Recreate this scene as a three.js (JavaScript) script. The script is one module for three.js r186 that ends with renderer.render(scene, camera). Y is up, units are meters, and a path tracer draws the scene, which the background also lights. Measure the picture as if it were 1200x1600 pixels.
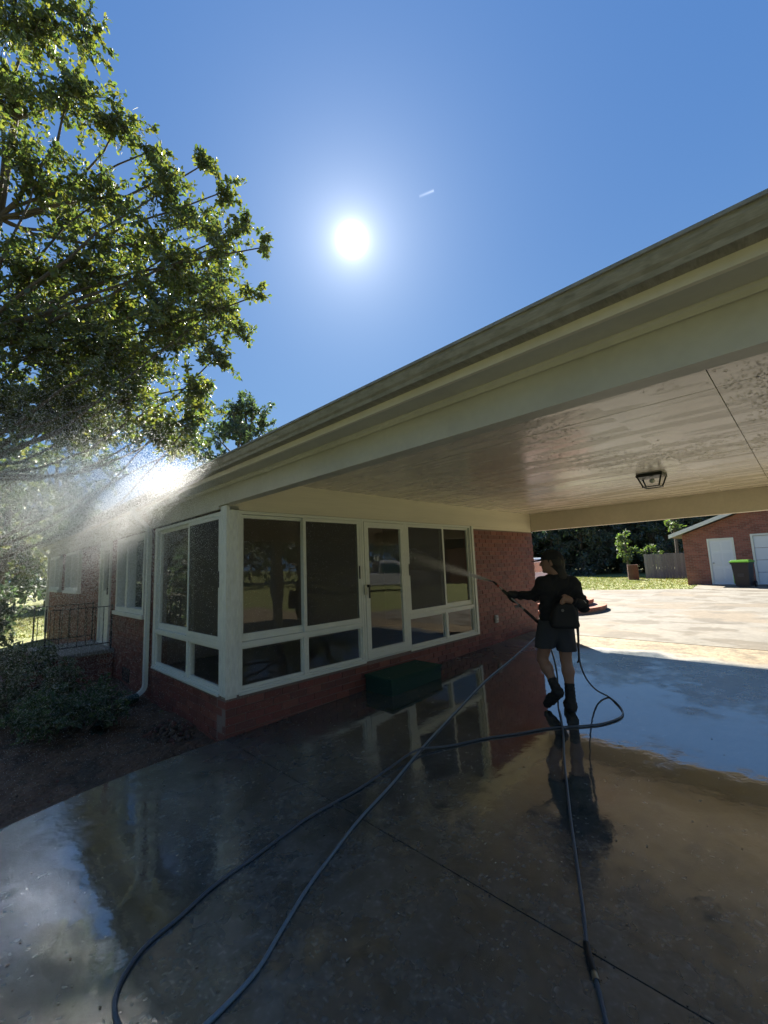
import * as THREE from 'three';
import { mergeGeometries, mergeVertices } from 'three/addons/utils/BufferGeometryUtils.js';
import { MarchingCubes } from 'three/addons/objects/MarchingCubes.js';
import { RoundedBoxGeometry } from 'three/addons/geometries/RoundedBoxGeometry.js';

// ---------------------------------------------------------------- camera, sky, sun, exposure
const EXPOSURE = 4.5;
const scene = new THREE.Scene();
const camera = new THREE.PerspectiveCamera(101.1, 3 / 4, 0.05, 4000);
camera.position.set(-1.924, 1.6, 4.204);
camera.up.set(-0.062, 0.991, 0.119);
camera.lookAt(-1.924 + 0.704, 1.6 + 0.128, 4.204 - 0.699);
const SUN = new THREE.Vector3(0.511, 0.646, -0.566).normalize();
{
  const W = 4096, H = 2048, data = new Float32Array(W * H * 4), d = new THREE.Vector3();
  const zen = [0.072, 0.213, 0.56], hor = [0.34, 0.60, 0.94];
  // a short condensation trail, high up and right of the sun
  const ca = new THREE.Vector3(0.572, 0.692, -0.44).normalize(), cb = new THREE.Vector3(0.586, 0.696, -0.415).normalize();
  const cdir = cb.clone().sub(ca), clen = cdir.length(); cdir.normalize();
  for (let j = 0; j < H; j++) for (let i = 0; i < W; i++) {
    const el = ((j + 0.5) / H - 0.5) * Math.PI, az = ((i + 0.5) / W - 0.5) * 2 * Math.PI;
    d.set(Math.cos(el) * Math.cos(az), Math.sin(el), Math.cos(el) * Math.sin(az));
    const y = Math.max(d.y, 0), k = Math.pow(1 - y, 2.3);
    const th = Math.acos(Math.min(1, d.dot(SUN))) * 180 / Math.PI;
    const wide = 0.27 * Math.exp(-th / 15), mid = 0.45 * Math.exp(-th / 5.2) + 1.5 * Math.exp(-th / 1.25), core = 14 * Math.exp(-Math.pow(th / 0.85, 2));
    let trail = 0;
    if (th < 25) {
      const rel = d.clone().sub(ca), s = rel.dot(cdir);
      if (s > 0 && s < clen) { const q = rel.addScaledVector(cdir, -s).length(); trail = 0.5 * Math.exp(-Math.pow(q / 0.0014, 2)) * (0.4 + 0.6 * s / clen); }
    }
    const o = (j * W + i) * 4;
    for (let c = 0; c < 3; c++) {
      const glow = wide * [0.8, 0.95, 1][c] + (mid + core) * [1, 0.98, 0.94][c];
      data[o + c] = (zen[c] + (hor[c] - zen[c]) * k + glow + trail) / EXPOSURE;
    }
    data[o + 3] = 1;
  }
  const sky = new THREE.DataTexture(data, W, H, THREE.RGBAFormat, THREE.FloatType);
  sky.mapping = THREE.EquirectangularReflectionMapping; sky.magFilter = THREE.LinearFilter; sky.needsUpdate = true;
  scene.background = sky; scene.environment = sky;
}
const sun = new THREE.DirectionalLight(new THREE.Color(1, 0.94, 0.84), 5);
sun.position.copy(SUN).multiplyScalar(60);
sun.castShadow = true; sun.shadow.mapSize.set(4096, 4096);
Object.assign(sun.shadow.camera, { left: -35, right: 35, top: 35, bottom: -35, near: 1, far: 150 });
scene.add(sun); scene.add(sun.target);
const renderer = new THREE.WebGLRenderer({ antialias: true });
renderer.toneMapping = THREE.LinearToneMapping;
renderer.toneMappingExposure = EXPOSURE;
renderer.shadowMap.enabled = true;

// ---------------------------------------------------------------- helpers
function rng(seed) { let a = seed >>> 0; return () => { a = (a + 0x6D2B79F5) | 0; let t = Math.imul(a ^ (a >>> 15), 1 | a); t = (t + Math.imul(t ^ (t >>> 7), 61 | t)) ^ t; return ((t ^ (t >>> 14)) >>> 0) / 4294967296; }; }
const R0 = rng(7);
const LAT = new Float32Array(65536); for (let i = 0; i < 65536; i++) LAT[i] = R0();
function vn(x, y) {
  const xi = Math.floor(x), yi = Math.floor(y), fx = x - xi, fy = y - yi, u = fx * fx * (3 - 2 * fx), v = fy * fy * (3 - 2 * fy);
  const a = LAT[(xi & 255) + ((yi & 255) << 8)], b = LAT[((xi + 1) & 255) + ((yi & 255) << 8)], c = LAT[(xi & 255) + (((yi + 1) & 255) << 8)], e = LAT[((xi + 1) & 255) + (((yi + 1) & 255) << 8)];
  return a + (b - a) * u + (c - a) * v + (a - b - c + e) * u * v;
}
function fbm(x, y, oct = 4) { let s = 0, a = 0.5, n = 0; for (let o = 0; o < oct; o++) { s += a * vn(x, y); n += a; a *= 0.5; x = x * 2.03 + 17.3; y = y * 2.03 + 5.7; } return s / n; }
const sstep = THREE.MathUtils.smoothstep, lerp = THREE.MathUtils.lerp, clamp = THREE.MathUtils.clamp;
const toS = (v) => { v = clamp(v, 0, 1); return 255 * (v <= 0.0031308 ? 12.92 * v : 1.055 * Math.pow(v, 1 / 2.4) - 0.055); };
function colorTex(w, h, fn, wrap = true) {
  const d = new Uint8Array(w * h * 4);
  for (let j = 0; j < h; j++) for (let i = 0; i < w; i++) { const c = fn((i + 0.5) / w, (j + 0.5) / h), o = (j * w + i) * 4; d[o] = toS(c[0]); d[o + 1] = toS(c[1]); d[o + 2] = toS(c[2]); d[o + 3] = 255; }
  const t = new THREE.DataTexture(d, w, h); t.colorSpace = THREE.SRGBColorSpace; t.magFilter = THREE.LinearFilter; if (wrap) t.wrapS = t.wrapT = THREE.RepeatWrapping; t.needsUpdate = true; return t;
}
function greyTex(w, h, fn, wrap = true) {
  const d = new Float32Array(w * h * 4);
  for (let j = 0; j < h; j++) for (let i = 0; i < w; i++) { const c = fn((i + 0.5) / w, (j + 0.5) / h), o = (j * w + i) * 4; d[o] = d[o + 1] = d[o + 2] = c; d[o + 3] = 1; }
  const t = new THREE.DataTexture(d, w, h, THREE.RGBAFormat, THREE.FloatType); t.magFilter = THREE.LinearFilter; if (wrap) t.wrapS = t.wrapT = THREE.RepeatWrapping; t.needsUpdate = true; return t;
}
const col = (r, g, b) => new THREE.Color().setRGB(r, g, b);
const std = (c, roughness = 0.7, extra = {}) => new THREE.MeshStandardMaterial({ color: col(...c), roughness, ...extra });
const phys = (c, roughness, extra = {}) => new THREE.MeshPhysicalMaterial({ color: col(...c), roughness, ...extra });
const taken = {};
function numbered(name) { const n = taken[name] = (taken[name] ?? -1) + 1; return n ? `${name}_${String(n).padStart(3, '0')}` : name; }
function shade(o) { o.castShadow = o.receiveShadow = true; return o; }
function part(name, geo, mat, parent) { const m = shade(new THREE.Mesh(Array.isArray(geo) ? (geo.length > 1 ? mergeGeometries(geo.map((g) => g.index ? g.toNonIndexed() : g)) : geo[0]) : geo, mat)); m.name = name; parent.add(m); return m; }
function tag(o, label, category, group, kind) { o.userData = { ...o.userData, label, category }; if (group) o.userData.group = group; if (kind) o.userData.kind = kind; return o; }
function thing(name, label, category, pos = [0, 0, 0], turn = 0, group) { const o = new THREE.Group(); o.name = numbered(name); o.position.set(...pos); o.rotation.y = turn; tag(o, label, category, group); scene.add(o); return o; }
function struct(name, geo, mat, label, category) { const m = part(numbered(name), geo, mat, scene); m.userData = { kind: 'structure', label, category }; return m; }
const bx = (x0, x1, y0, y1, z0, z1) => new THREE.BoxGeometry(Math.abs(x1 - x0), Math.abs(y1 - y0), Math.abs(z1 - z0)).translate((x0 + x1) / 2, (y0 + y1) / 2, (z0 + z1) / 2);
const rbx = (x0, x1, y0, y1, z0, z1, r = 0.006) => { const g = new RoundedBoxGeometry(Math.abs(x1 - x0), Math.abs(y1 - y0), Math.abs(z1 - z0), 1, r); return g.translate((x0 + x1) / 2, (y0 + y1) / 2, (z0 + z1) / 2); };
function metreUV(g) { // box-mapped uv in metres
  if (g.index) g = g.toNonIndexed();
  const p = g.attributes.position, n = g.attributes.normal, uv = new Float32Array(p.count * 2);
  for (let i = 0; i < p.count; i++) {
    const ax = Math.abs(n.getX(i)), ay = Math.abs(n.getY(i)), az = Math.abs(n.getZ(i));
    if (ay >= ax && ay >= az) { uv[2 * i] = p.getX(i); uv[2 * i + 1] = p.getZ(i); } else if (ax >= az) { uv[2 * i] = p.getZ(i); uv[2 * i + 1] = p.getY(i); } else { uv[2 * i] = p.getX(i); uv[2 * i + 1] = p.getY(i); }
  }
  g.setAttribute('uv', new THREE.BufferAttribute(uv, 2)); return g;
}
function prism(profile, z0, z1) { // profile in x,y swept along z
  const s = new THREE.Shape(profile.map(([x, y]) => new THREE.Vector2(x, y)));
  return metreUV(new THREE.ExtrudeGeometry(s, { depth: z1 - z0, bevelEnabled: false }).translate(0, 0, z0));
}
const frameGeo = (u0, u1, v0, v1, w, z0, z1, wb = w) => [bx(u0, u1, v1 - w, v1, z0, z1), bx(u0, u1, v0, v0 + wb, z0, z1), bx(u0, u0 + w, v0 + wb, v1 - w, z0, z1), bx(u1 - w, u1, v0 + wb, v1 - w, z0, z1)];
function wallBoxes(u0, u1, v0, v1, holes, z0, z1) {
  const us = [...new Set([u0, u1, ...holes.flatMap((h) => [h[0], h[1]])])].sort((a, b) => a - b), out = [];
  for (let i = 0; i + 1 < us.length; i++) {
    const m = (us[i] + us[i + 1]) / 2, cut = holes.filter((h) => m > h[0] && m < h[1]).sort((a, b) => a[2] - b[2]);
    let y = v0; for (const h of cut) { if (h[2] > y) out.push(bx(us[i], us[i + 1], y, h[2], z0, z1)); y = h[3]; }
    if (v1 > y) out.push(bx(us[i], us[i + 1], y, v1, z0, z1));
  }
  return out.map(metreUV);
}
function cone(a, b, r0, r1, sides = 5) {
  const A = new THREE.Vector3(...a), B = new THREE.Vector3(...b), L = A.distanceTo(B);
  const g = new THREE.CylinderGeometry(r1, r0, L, sides, 1, true).translate(0, L / 2, 0);
  return g.applyQuaternion(new THREE.Quaternion().setFromUnitVectors(new THREE.Vector3(0, 1, 0), B.sub(A).normalize())).translate(...a);
}
function tube(pts, r, seg = 80, sides = 8) { return new THREE.TubeGeometry(new THREE.CatmullRomCurve3(pts.map((p) => new THREE.Vector3(...p))), seg, r, sides, false); }
const gy = (x) => 0.16 * clamp(x / 6.5, 0, 1);   // the slab rises gently away from the drive joint

// ---------------------------------------------------------------- materials
const grain = greyTex(256, 256, (u, v) => fbm(u * 32, v * 32, 2) * 0.6 + vn(u * 128, v * 128) * 0.4);
const coarse = greyTex(512, 512, (u, v) => fbm(u * 16, v * 16, 5));
const rep = (t, a, b = a) => { const c = t.clone(); c.repeat.set(a, b); c.needsUpdate = true; return c; };
const BRICKS = [[0.175, 0.055, 0.040], [0.20, 0.066, 0.047], [0.15, 0.047, 0.036], [0.215, 0.076, 0.054], [0.185, 0.053, 0.041], [0.14, 0.05, 0.04]];
const brickBump = rep(grain, 1);
const brickMats = BRICKS.map((c) => std(c, 0.62, { bumpMap: brickBump, bumpScale: 0.002 }));
const brickField = std([1, 1, 1], 0.62, { vertexColors: true, bumpMap: brickBump, bumpScale: 0.002 });
const mortar = std([0.21, 0.15, 0.125], 0.9, { bumpMap: rep(grain, 3), bumpScale: 0.002 });
const white = phys([0.76, 0.77, 0.71], 0.42, { bumpMap: rep(coarse, 0.8), bumpScale: 0.0008, map: colorTex(512, 512, (u, v) => { const s = fbm(u * 9, v * 34, 4), g = sstep(fbm(u * 22 + 3, v * 22, 3), 0.6, 0.8); const k = 0.82 + 0.3 * (s - 0.3); return [k, k, k * (0.98 - 0.1 * g)]; }) });
const creamTex = colorTex(512, 512, (u, v) => { const s = 0.86 + 0.26 * (fbm(u * 8, v * 8, 5) - 0.35), f = 0.97 + 0.06 * vn(u * 120, v * 120); return [s * f, s * f * 0.99, s * f * 0.975]; });
const shadeCream = phys([0.57, 0.545, 0.465], 0.5, { map: rep(creamTex, 0.35), bumpMap: rep(grain, 1.2), bumpScale: 0.0006 });  // eave paint, the shade there put into a darker cream
const litCream = phys([0.76, 0.70, 0.57], 0.5, { map: rep(creamTex, 0.3), bumpMap: rep(grain, 1.2), bumpScale: 0.0006 });  // same paint, colour lightened for light bounced off the sunlit concrete
const gutterTex = colorTex(1024, 512, (u, v) => { // mildew on the gutter face: u along, v across
  const m = 0.6 * sstep(fbm(u * 90, v * 14, 5), 0.40, 0.68), b = sstep(fbm(u * 90 + 40, v * 20, 4), 0.55, 0.75), f = 0.9 + 0.2 * vn(u * 300, v * 150);
  return [lerp(0.50, 0.33, m) * (1 - 0.2 * b) * f, lerp(0.475, 0.315, m) * (1 - 0.19 * b) * f, lerp(0.40, 0.25, m) * (1 - 0.2 * b) * f];
});
const gutterMat = phys([0.62, 0.60, 0.58], 0.55, { map: rep(gutterTex, 0.2, 3) });
const glass = phys([1, 1, 1], 0.0, { transmission: 1, thickness: 0, ior: 1.52 });
const streakGlass = phys([0.93, 0.94, 0.93], 0.02, { transmission: 1, thickness: 0, ior: 1.52, bumpMap: rep(greyTex(256, 256, (u, v) => fbm(u * 5, v * 2.5, 3)), 0.45), bumpScale: 0.0022 });
const screenMat = phys([0.02, 0.021, 0.026], 0.55, { transparent: true, opacity: 0.72 });
const blackMetal = std([0.012, 0.012, 0.013], 0.45);
const ironMat = std([0.018, 0.018, 0.02], 0.55);
const steel = std([0.45, 0.46, 0.47], 0.35, { metalness: 1 });
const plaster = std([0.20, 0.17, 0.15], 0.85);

// ceiling boards: painted, wet, with hanging drops
const ceilingMat = phys([0.74, 0.68, 0.57], 0.2, {
  map: rep(creamTex, 0.25), bumpMap: rep(greyTex(1024, 1024, (u, v) => fbm(u * 26, v * 10, 4) * 0.5 + vn(u * 110, v * 110) * 0.14), 0.32), bumpScale: 0.0022,
  roughnessMap: rep(greyTex(512, 512, (u, v) => 0.85 + 0.75 * sstep(fbm(u * 34, v * 6, 5), 0.4, 0.62)), 0.3), ior: 1.5, specularIntensity: 1,
});

// wet carport floor, mapped once over x -4..9, z -1.5..11.5
const FX = -4, FZ = -1.5, FS = 13;
const wetness = (x, z) => clamp(1 - sstep(x + 0.9 * (fbm(x * 1.3 + 9, z * 1.3, 4) - 0.5), 5.15, 5.65), 0, 1) * (1 - sstep(z + 0.9 * (fbm(x * 1.3 + 30, z * 1.3 + 4, 4) - 0.5), 5.2, 5.8));
const puddle = (x, z) => {
  const n = fbm(x * 0.9 + 31, z * 0.9 + 11, 5), m = fbm(x * 3.1 + 3, z * 3.1 + 21, 4);
  let base = 0.66 * sstep(x, -0.2, 1.6) * (1 - sstep(x + 2.4 * (m - 0.5) + 0.5 * (n - 0.5), 3.3, 4.1)) * (1 - sstep(z, 4.4, 6)) + 0.85 * Math.exp(-(((x + 1.3 + 0.12 * (z - 1.7)) / 0.6) ** 2) - (((z - 1.4) / 1.5) ** 2));
  return clamp(base + (n - 0.5) * 1.1 + (m - 0.5) * 0.8 + (fbm(x * 14 + 5, z * 14, 3) - 0.5) * 0.5, 0, 1) * wetness(x, z);
};
const floorColor = colorTex(2048, 2048, (u, v) => {
  const x = FX + u * FS, z = FZ + v * FS, w = wetness(x, z);
  const n = fbm(x * 1.7, z * 1.7, 5), f = fbm(x * 22, z * 22, 3), sp = vn(x * 75, z * 75), moss = sstep(fbm(x * 1.1 + 50, z * 1.1 + 8, 5), 0.48, 0.68), fine = sstep(fbm(x * 9 + 7, z * 9, 4), 0.5, 0.7);
  const speck = sp > 0.86 ? 1.5 : 1, k = (0.6 + 0.8 * n) * (0.62 + 0.76 * f) * (0.8 + 0.4 * sp) * speck;
  const wetC = [lerp(0.076, 0.055, moss) * (1 - 0.25 * fine), lerp(0.082, 0.066, moss) * (1 - 0.22 * fine), lerp(0.079, 0.058, moss) * (1 - 0.25 * fine)];
  const dry = [lerp(0.165, 0.10, fine), lerp(0.128, 0.076, fine), lerp(0.076, 0.042, fine)];
  return [0, 1, 2].map((c) => k * lerp(dry[c], wetC[c], w));
}, false);
const floorRough = greyTex(1024, 1024, (u, v) => { const x = FX + u * FS, z = FZ + v * FS, p = puddle(x, z), w = wetness(x, z); return lerp(0.85, lerp(0.22 + 0.12 * fbm(x * 5 + 70, z * 5, 4), 0.05, sstep(p, 0.0, 0.7)), w); }, false);
const floorBump = greyTex(2048, 2048, (u, v) => {
  const x = FX + u * FS, z = FZ + v * FS, p = sstep(puddle(x, z), 0.0, 0.7);
  return 0.5 + (fbm(x * 3.2, z * 3.2, 2) - 0.5) * 0.30 + (fbm(x * 9, z * 9, 2) - 0.5) * 0.12 + (fbm(x * 26, z * 26, 2) - 0.5) * 0.03 + (1 - p) * (fbm(x * 45, z * 45, 2) - 0.5) * 0.2 + (0.3 + 0.7 * (1 - p)) * (vn(x * 110, z * 110) - 0.5) * 0.055;
}, false);
const floorGloss = greyTex(1024, 1024, (u, v) => { const x = FX + u * FS, z = FZ + v * FS; return lerp(0.18, lerp(0.6, 1, sstep(puddle(x, z), 0.0, 0.7)), wetness(x, z)); }, false);
{ const d = floorGloss.image.data; for (let i = 0; i < d.length; i += 4) d[i + 3] = d[i]; }
const floorMat = phys([1, 1, 1], 1, { specularIntensityMap: floorGloss, map: floorColor, roughnessMap: floorRough, bumpMap: floorBump, bumpScale: 0.005, ior: 3.0 });
const dryTex = colorTex(2048, 2048, (u, v) => {
  const n = fbm(u * 10, v * 10, 5), f = fbm(u * 120, v * 120, 3), st = sstep(fbm(u * 9 + 20, v * 7 + 5, 6), 0.47, 0.62), bl = sstep(fbm(u * 22 + 60, v * 18 + 5, 5), 0.52, 0.66), k = (0.7 + 0.6 * n) * (0.75 + 0.5 * f);
  return [k * lerp(lerp(0.165, 0.15, st), 0.105, bl), k * lerp(lerp(0.15, 0.12, st), 0.087, bl), k * lerp(lerp(0.12, 0.08, st), 0.06, bl)];
});
const driveMat = std([0.78, 0.78, 0.78], 0.85, { map: rep(dryTex, 0.11), bumpMap: rep(grain, 0.6), bumpScale: 0.004 });
const apronMat = std([0.88, 0.88, 0.88], 0.85, { map: rep(dryTex, 0.2), bumpMap: rep(grain, 0.6), bumpScale: 0.004 });
const grassTex = colorTex(1024, 1024, (u, v) => { const n = fbm(u * 20, v * 20, 5), f = vn(u * 200, v * 200), b = sstep(fbm(u * 34 + 9, v * 34, 4), 0.55, 0.75), k = (0.65 + 0.7 * n) * (0.75 + 0.5 * f); return [k * lerp(0.145, 0.185, b), k * lerp(0.162, 0.165, b), k * lerp(0.045, 0.07, b)]; });
const soilTex = colorTex(1024, 1024, (u, v) => { const n = fbm(u * 10, v * 10, 5), f = fbm(u * 70, v * 70, 3), g = sstep(fbm(u * 14 + 4, v * 14, 4), 0.5, 0.7), k = (0.6 + 0.8 * n) * (0.6 + 0.8 * f); return [k * lerp(0.105, 0.062, g), k * lerp(0.058, 0.040, g), k * lerp(0.034, 0.026, g)]; });
const soilMat = std([1, 1, 1], 0.75, { map: rep(soilTex, 0.5), bumpMap: rep(coarse, 1.5), bumpScale: 0.03 });
const lawnMat = std([1, 1, 1], 0.9, { map: rep(grassTex, 0.12), bumpMap: rep(coarse, 0.8), bumpScale: 0.03 });

// ---------------------------------------------------------------- setting: ground, slabs
{
  const g = new THREE.PlaneGeometry(1600, 1600, 400, 400).rotateX(-Math.PI / 2), p = g.attributes.position, uv = g.attributes.uv;
  for (let i = 0; i < p.count; i++) {   // finer cells near the house
    let x = p.getX(i), z = p.getZ(i); x = Math.sign(x) * Math.pow(Math.abs(x) / 800, 3) * 800; z = Math.sign(z) * Math.pow(Math.abs(z) / 800, 3) * 800;
    p.setXYZ(i, x, -0.09 + 0.21 * sstep(x, -0.5, 8) + 0.06 * (fbm(x * 0.3 + 40, z * 0.3 + 40, 3) - 0.5), z); uv.setXY(i, x, z);
  }
  g.computeVertexNormals();
  struct('lawn', g, lawnMat, 'sunlit green lawn with dry patches around the house and drive', 'lawn');
}
function slab(name, poly, mat, label, top, uvf, thick = 0.14) {
  const s = new THREE.Shape(poly.map(([x, z]) => new THREE.Vector2(x, -z)));
  const g = new THREE.ExtrudeGeometry(s, { depth: thick, bevelEnabled: false }).rotateX(-Math.PI / 2).translate(0, -thick, 0);
  const p = g.attributes.position, uv = g.attributes.uv;
  for (let i = 0; i < p.count; i++) { p.setY(i, p.getY(i) + top(p.getX(i))); uv.setXY(i, ...uvf(p.getX(i), p.getZ(i))); }
  g.computeVertexNormals();
  return struct(name, g, mat, label, 'paving');
}
const wetUV = (x, z) => [(x - FX) / FS, (z - FZ) / FS], mUV = (x, z) => [x, z];
slab('driveway', [[-0.004, -0.01], [-0.35, 0.0], [-0.8, 0.05], [-1.15, 0.12], [-1.65, 0.27], [-2.3, 0.45], [-3.9, 0.95], [-3.9, 11.4], [-0.004, 11.4]], floorMat, 'wet dark concrete drive slab left of the long joint', () => 0, wetUV);
slab('carport_floor', [[0.004, 0.0], [6.44, 0.0], [6.44, 11.4], [0.004, 11.4]], floorMat, 'wet carport floor slab mirroring wall and sky', gy, wetUV);
slab('parking_court', [[6.97, -7], [16.5, -7], [18.2, -3.4], [19.0, -1.2], [19.6, 0.6], [19.0, 1.6], [19.0, 5.2], [6.465, 5.8], [6.465, 0.1], [6.97, 0.1]], driveMat, 'sunlit stained concrete parking court beyond carport', () => 0.16, mUV);
slab('garage_apron', [[19.03, 1.62], [19.65, 0.63], [22.57, 0.4], [22.57, 8.6], [19.03, 8.6]], apronMat, 'pale concrete apron before the detached garage', () => 0.165, mUV);
struct('joint_filler', bx(-0.004, 0.004, -0.1, -0.006, 0.0, 11.3), std([0.07, 0.062, 0.05], 0.95), 'dark dirt filled joint between the two drive slabs', 'joint');
{ // soil bed along the side of the house
  const nx = 90, nz = 150, g = new THREE.PlaneGeometry(1, 1, nx, nz).rotateX(-Math.PI / 2), p = g.attributes.position, uv = g.attributes.uv;
  for (let i = 0; i < p.count; i++) {
    const x = -4.2 + (p.getX(i) + 0.5) * 4.25, z = -9.2 + (p.getZ(i) + 0.5) * 10.2;
    p.setXYZ(i, x, -0.055 - 0.03 * sstep(z, -0.5, 0.6) - 0.06 * sstep(-x, 1.4, 3.6) + 0.10 * (fbm(x * 2.2, z * 2.2, 4) - 0.5) + 0.035 * (fbm(x * 11, z * 11, 3) - 0.5), z); uv.setXY(i, x, z);
  }
  g.computeVertexNormals();
  struct('soil_bed', g, soilMat, 'damp red brown soil bed beside house wall and drive', 'soil');
}

// ---------------------------------------------------------------- brickwork
const camP = camera.position.clone();
const brickGeo = metreUV(new THREE.BoxGeometry(0.2, 0.0667, 0.09));
function courses(list, u0, u1, v0, v1, holes, place, score, seed) { // running bond; place(u, v, jitter) -> Matrix4
  const r = rng(seed), H = 0.0767, L = 0.21;
  for (let k = 0, v = v0; v + 0.0667 <= v1 + 0.004; k++, v += H) {
    let u = u0 - (k % 2 ? L / 2 : 0);
    for (; u < u1; u += L) {
      let a = Math.max(u + 0.005, u0 + 0.001), b = Math.min(u + L - 0.005, u1 - 0.001);
      for (const h of holes) if (v + 0.06 > h[2] && v < h[3]) { if (a < h[1] && b > h[0]) { if (a >= h[0] && b <= h[1]) { b = a; } else if (a < h[0]) b = Math.min(b, h[0]); else a = Math.max(a, h[1]); } }
      if (b - a < 0.025) continue;
      const m = place((a + b) / 2, v + 0.0333, (r() - 0.5) * 0.004).multiply(new THREE.Matrix4().makeScale((b - a) / 0.2, 1, 1));
      list.push({ m, tone: Math.floor(r() * 6), s: score((a + b) / 2, v) });
    }
  }
}
function layBricks(list, parent, limit = 300) {
  list.sort((a, b) => b.s - a.s);
  for (const b of list.slice(0, limit)) { const o = part('brick', brickGeo, brickMats[b.tone], parent); b.m.decompose(o.position, o.quaternion, o.scale); }
  const rest = list.slice(limit); if (!rest.length) return;
  const geos = rest.map((b) => { const g = brickGeo.clone().applyMatrix4(b.m), c = new Float32Array(g.attributes.position.count * 3); for (let i = 0; i < c.length; i++) c[i] = BRICKS[b.tone][i % 3]; g.setAttribute('color', new THREE.BufferAttribute(c, 3)); return g; });
  const o = part('brickwork', mergeGeometries(geos), brickField, parent); o.userData.kind = 'stuff';
}
const onFront = (z) => (u, v, j) => new THREE.Matrix4().makeTranslation(u, v, z - 0.045 + j);
const onSide = (x) => (u, v, j) => new THREE.Matrix4().makeRotationY(-Math.PI / 2).setPosition(x + 0.045 + j, v, u);
const score3 = (x, y, z) => 1 / camP.distanceTo(new THREE.Vector3(x, y, z));

// ---------------------------------------------------------------- the house with its carport
const house = thing('brick_house', 'long red brick house with glazed sunroom, white trim and attached carport roof', 'house');
const ZF = -11.9, ZC = 4.95, XR = 6.85;
const holesFront = [[0, 4.52, 0.38, 2.3]];
const winS = [-4.17, -2.62, 1.05, 2.24], doorS = [-5.42, -4.62, 0.42, 2.28], winA = [-11.45, -9.8, 1.33, 2.24], winB = [-8.95, -7.3, 1.33, 2.24];
const holesSide = [winS, doorS, winA, winB];
part('wall', wallBoxes(0, XR, -0.25, 2.6, holesFront, -0.2, -0.008), mortar, house);
part('wall', wallBoxes(-2.28, -0.001, -0.25, 0.38, [], 0, 0).length ? metreUV(bx(0.008, 0.2, -0.25, 0.38, -2.28, -0.21)) : null, mortar, house);
{
  const g = wallBoxes(ZF, -2.29, -0.25, 2.6, holesSide, -0.2, -0.008); // local u = z
  for (const k of g) k.rotateY(-Math.PI / 2);
  part('wall', g, mortar, house);
}
part('wall', metreUV(bx(XR - 0.2, XR - 0.008, -0.25, 2.6, ZF, -0.21)), mortar, house);
part('wall', metreUV(bx(0.01, XR - 0.21, -0.25, 2.6, ZF, ZF + 0.2)), mortar, house);
{ // sunroom inside: floor, partitions
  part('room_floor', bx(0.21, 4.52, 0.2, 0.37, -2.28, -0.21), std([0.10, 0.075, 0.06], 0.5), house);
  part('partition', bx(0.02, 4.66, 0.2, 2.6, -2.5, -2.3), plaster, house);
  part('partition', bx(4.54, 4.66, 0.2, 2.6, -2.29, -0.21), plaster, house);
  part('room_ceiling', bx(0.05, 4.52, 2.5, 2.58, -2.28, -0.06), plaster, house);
}
{
  const list = [];
  courses(list, 0.0, 4.52, -0.19, 0.382, [], onFront(0), (u, v) => score3(u, v, 0), 11);
  courses(list, 4.525, XR, -0.19, 2.2, [], onFront(0), (u, v) => score3(u, v, 0) * 0.9, 12);
  courses(list, -2.28, 0.0, -0.19, 0.382, [], onSide(0), (u, v) => score3(0, v, u), 13);
  courses(list, ZF, -2.29, -0.19, 2.27, holesSide, onSide(0), (u, v) => score3(0, v, u), 14);
  courses(list, ZF, -0.01, -0.19, 2.25, [], (u, v, j) => new THREE.Matrix4().makeRotationY(Math.PI / 2).setPosition(XR - 0.045 + j, v, u), () => 0, 15);
  layBricks(list, house);
}
// corner post and trim of the sunroom
part('corner_post', rbx(-0.012, 0.13, 0.385, 2.3, -0.13, 0.012, 0.004), white, house);
part('post_foot', rbx(0.0, 0.115, 0.36, 0.384, -0.11, 0.0, 0.003), white, house);
part('edge_trim', rbx(4.475, 4.535, 0.37, 2.25, -0.05, 0.022, 0.004), white, house);
function sash(parent, u0, u1, v0, v1, z, w, wb, pane, screen) {
  part('sash', frameGeo(u0, u1, v0, v1, w, z - 0.03, z, wb), white, parent);
  part('pane', new THREE.PlaneGeometry(u1 - u0 - 2 * w + 0.01, v1 - v0 - w - wb + 0.01).translate((u0 + u1) / 2, (v0 + wb + v1 - w) / 2, z - 0.018), pane, parent);
  if (screen) part('insect_screen', new THREE.PlaneGeometry(u1 - u0 - 2 * w + 0.004, v1 - v0 - w - wb + 0.004).translate((u0 + u1) / 2, (v0 + wb + v1 - w) / 2, z - 0.006), screenMat, parent);
}
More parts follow.
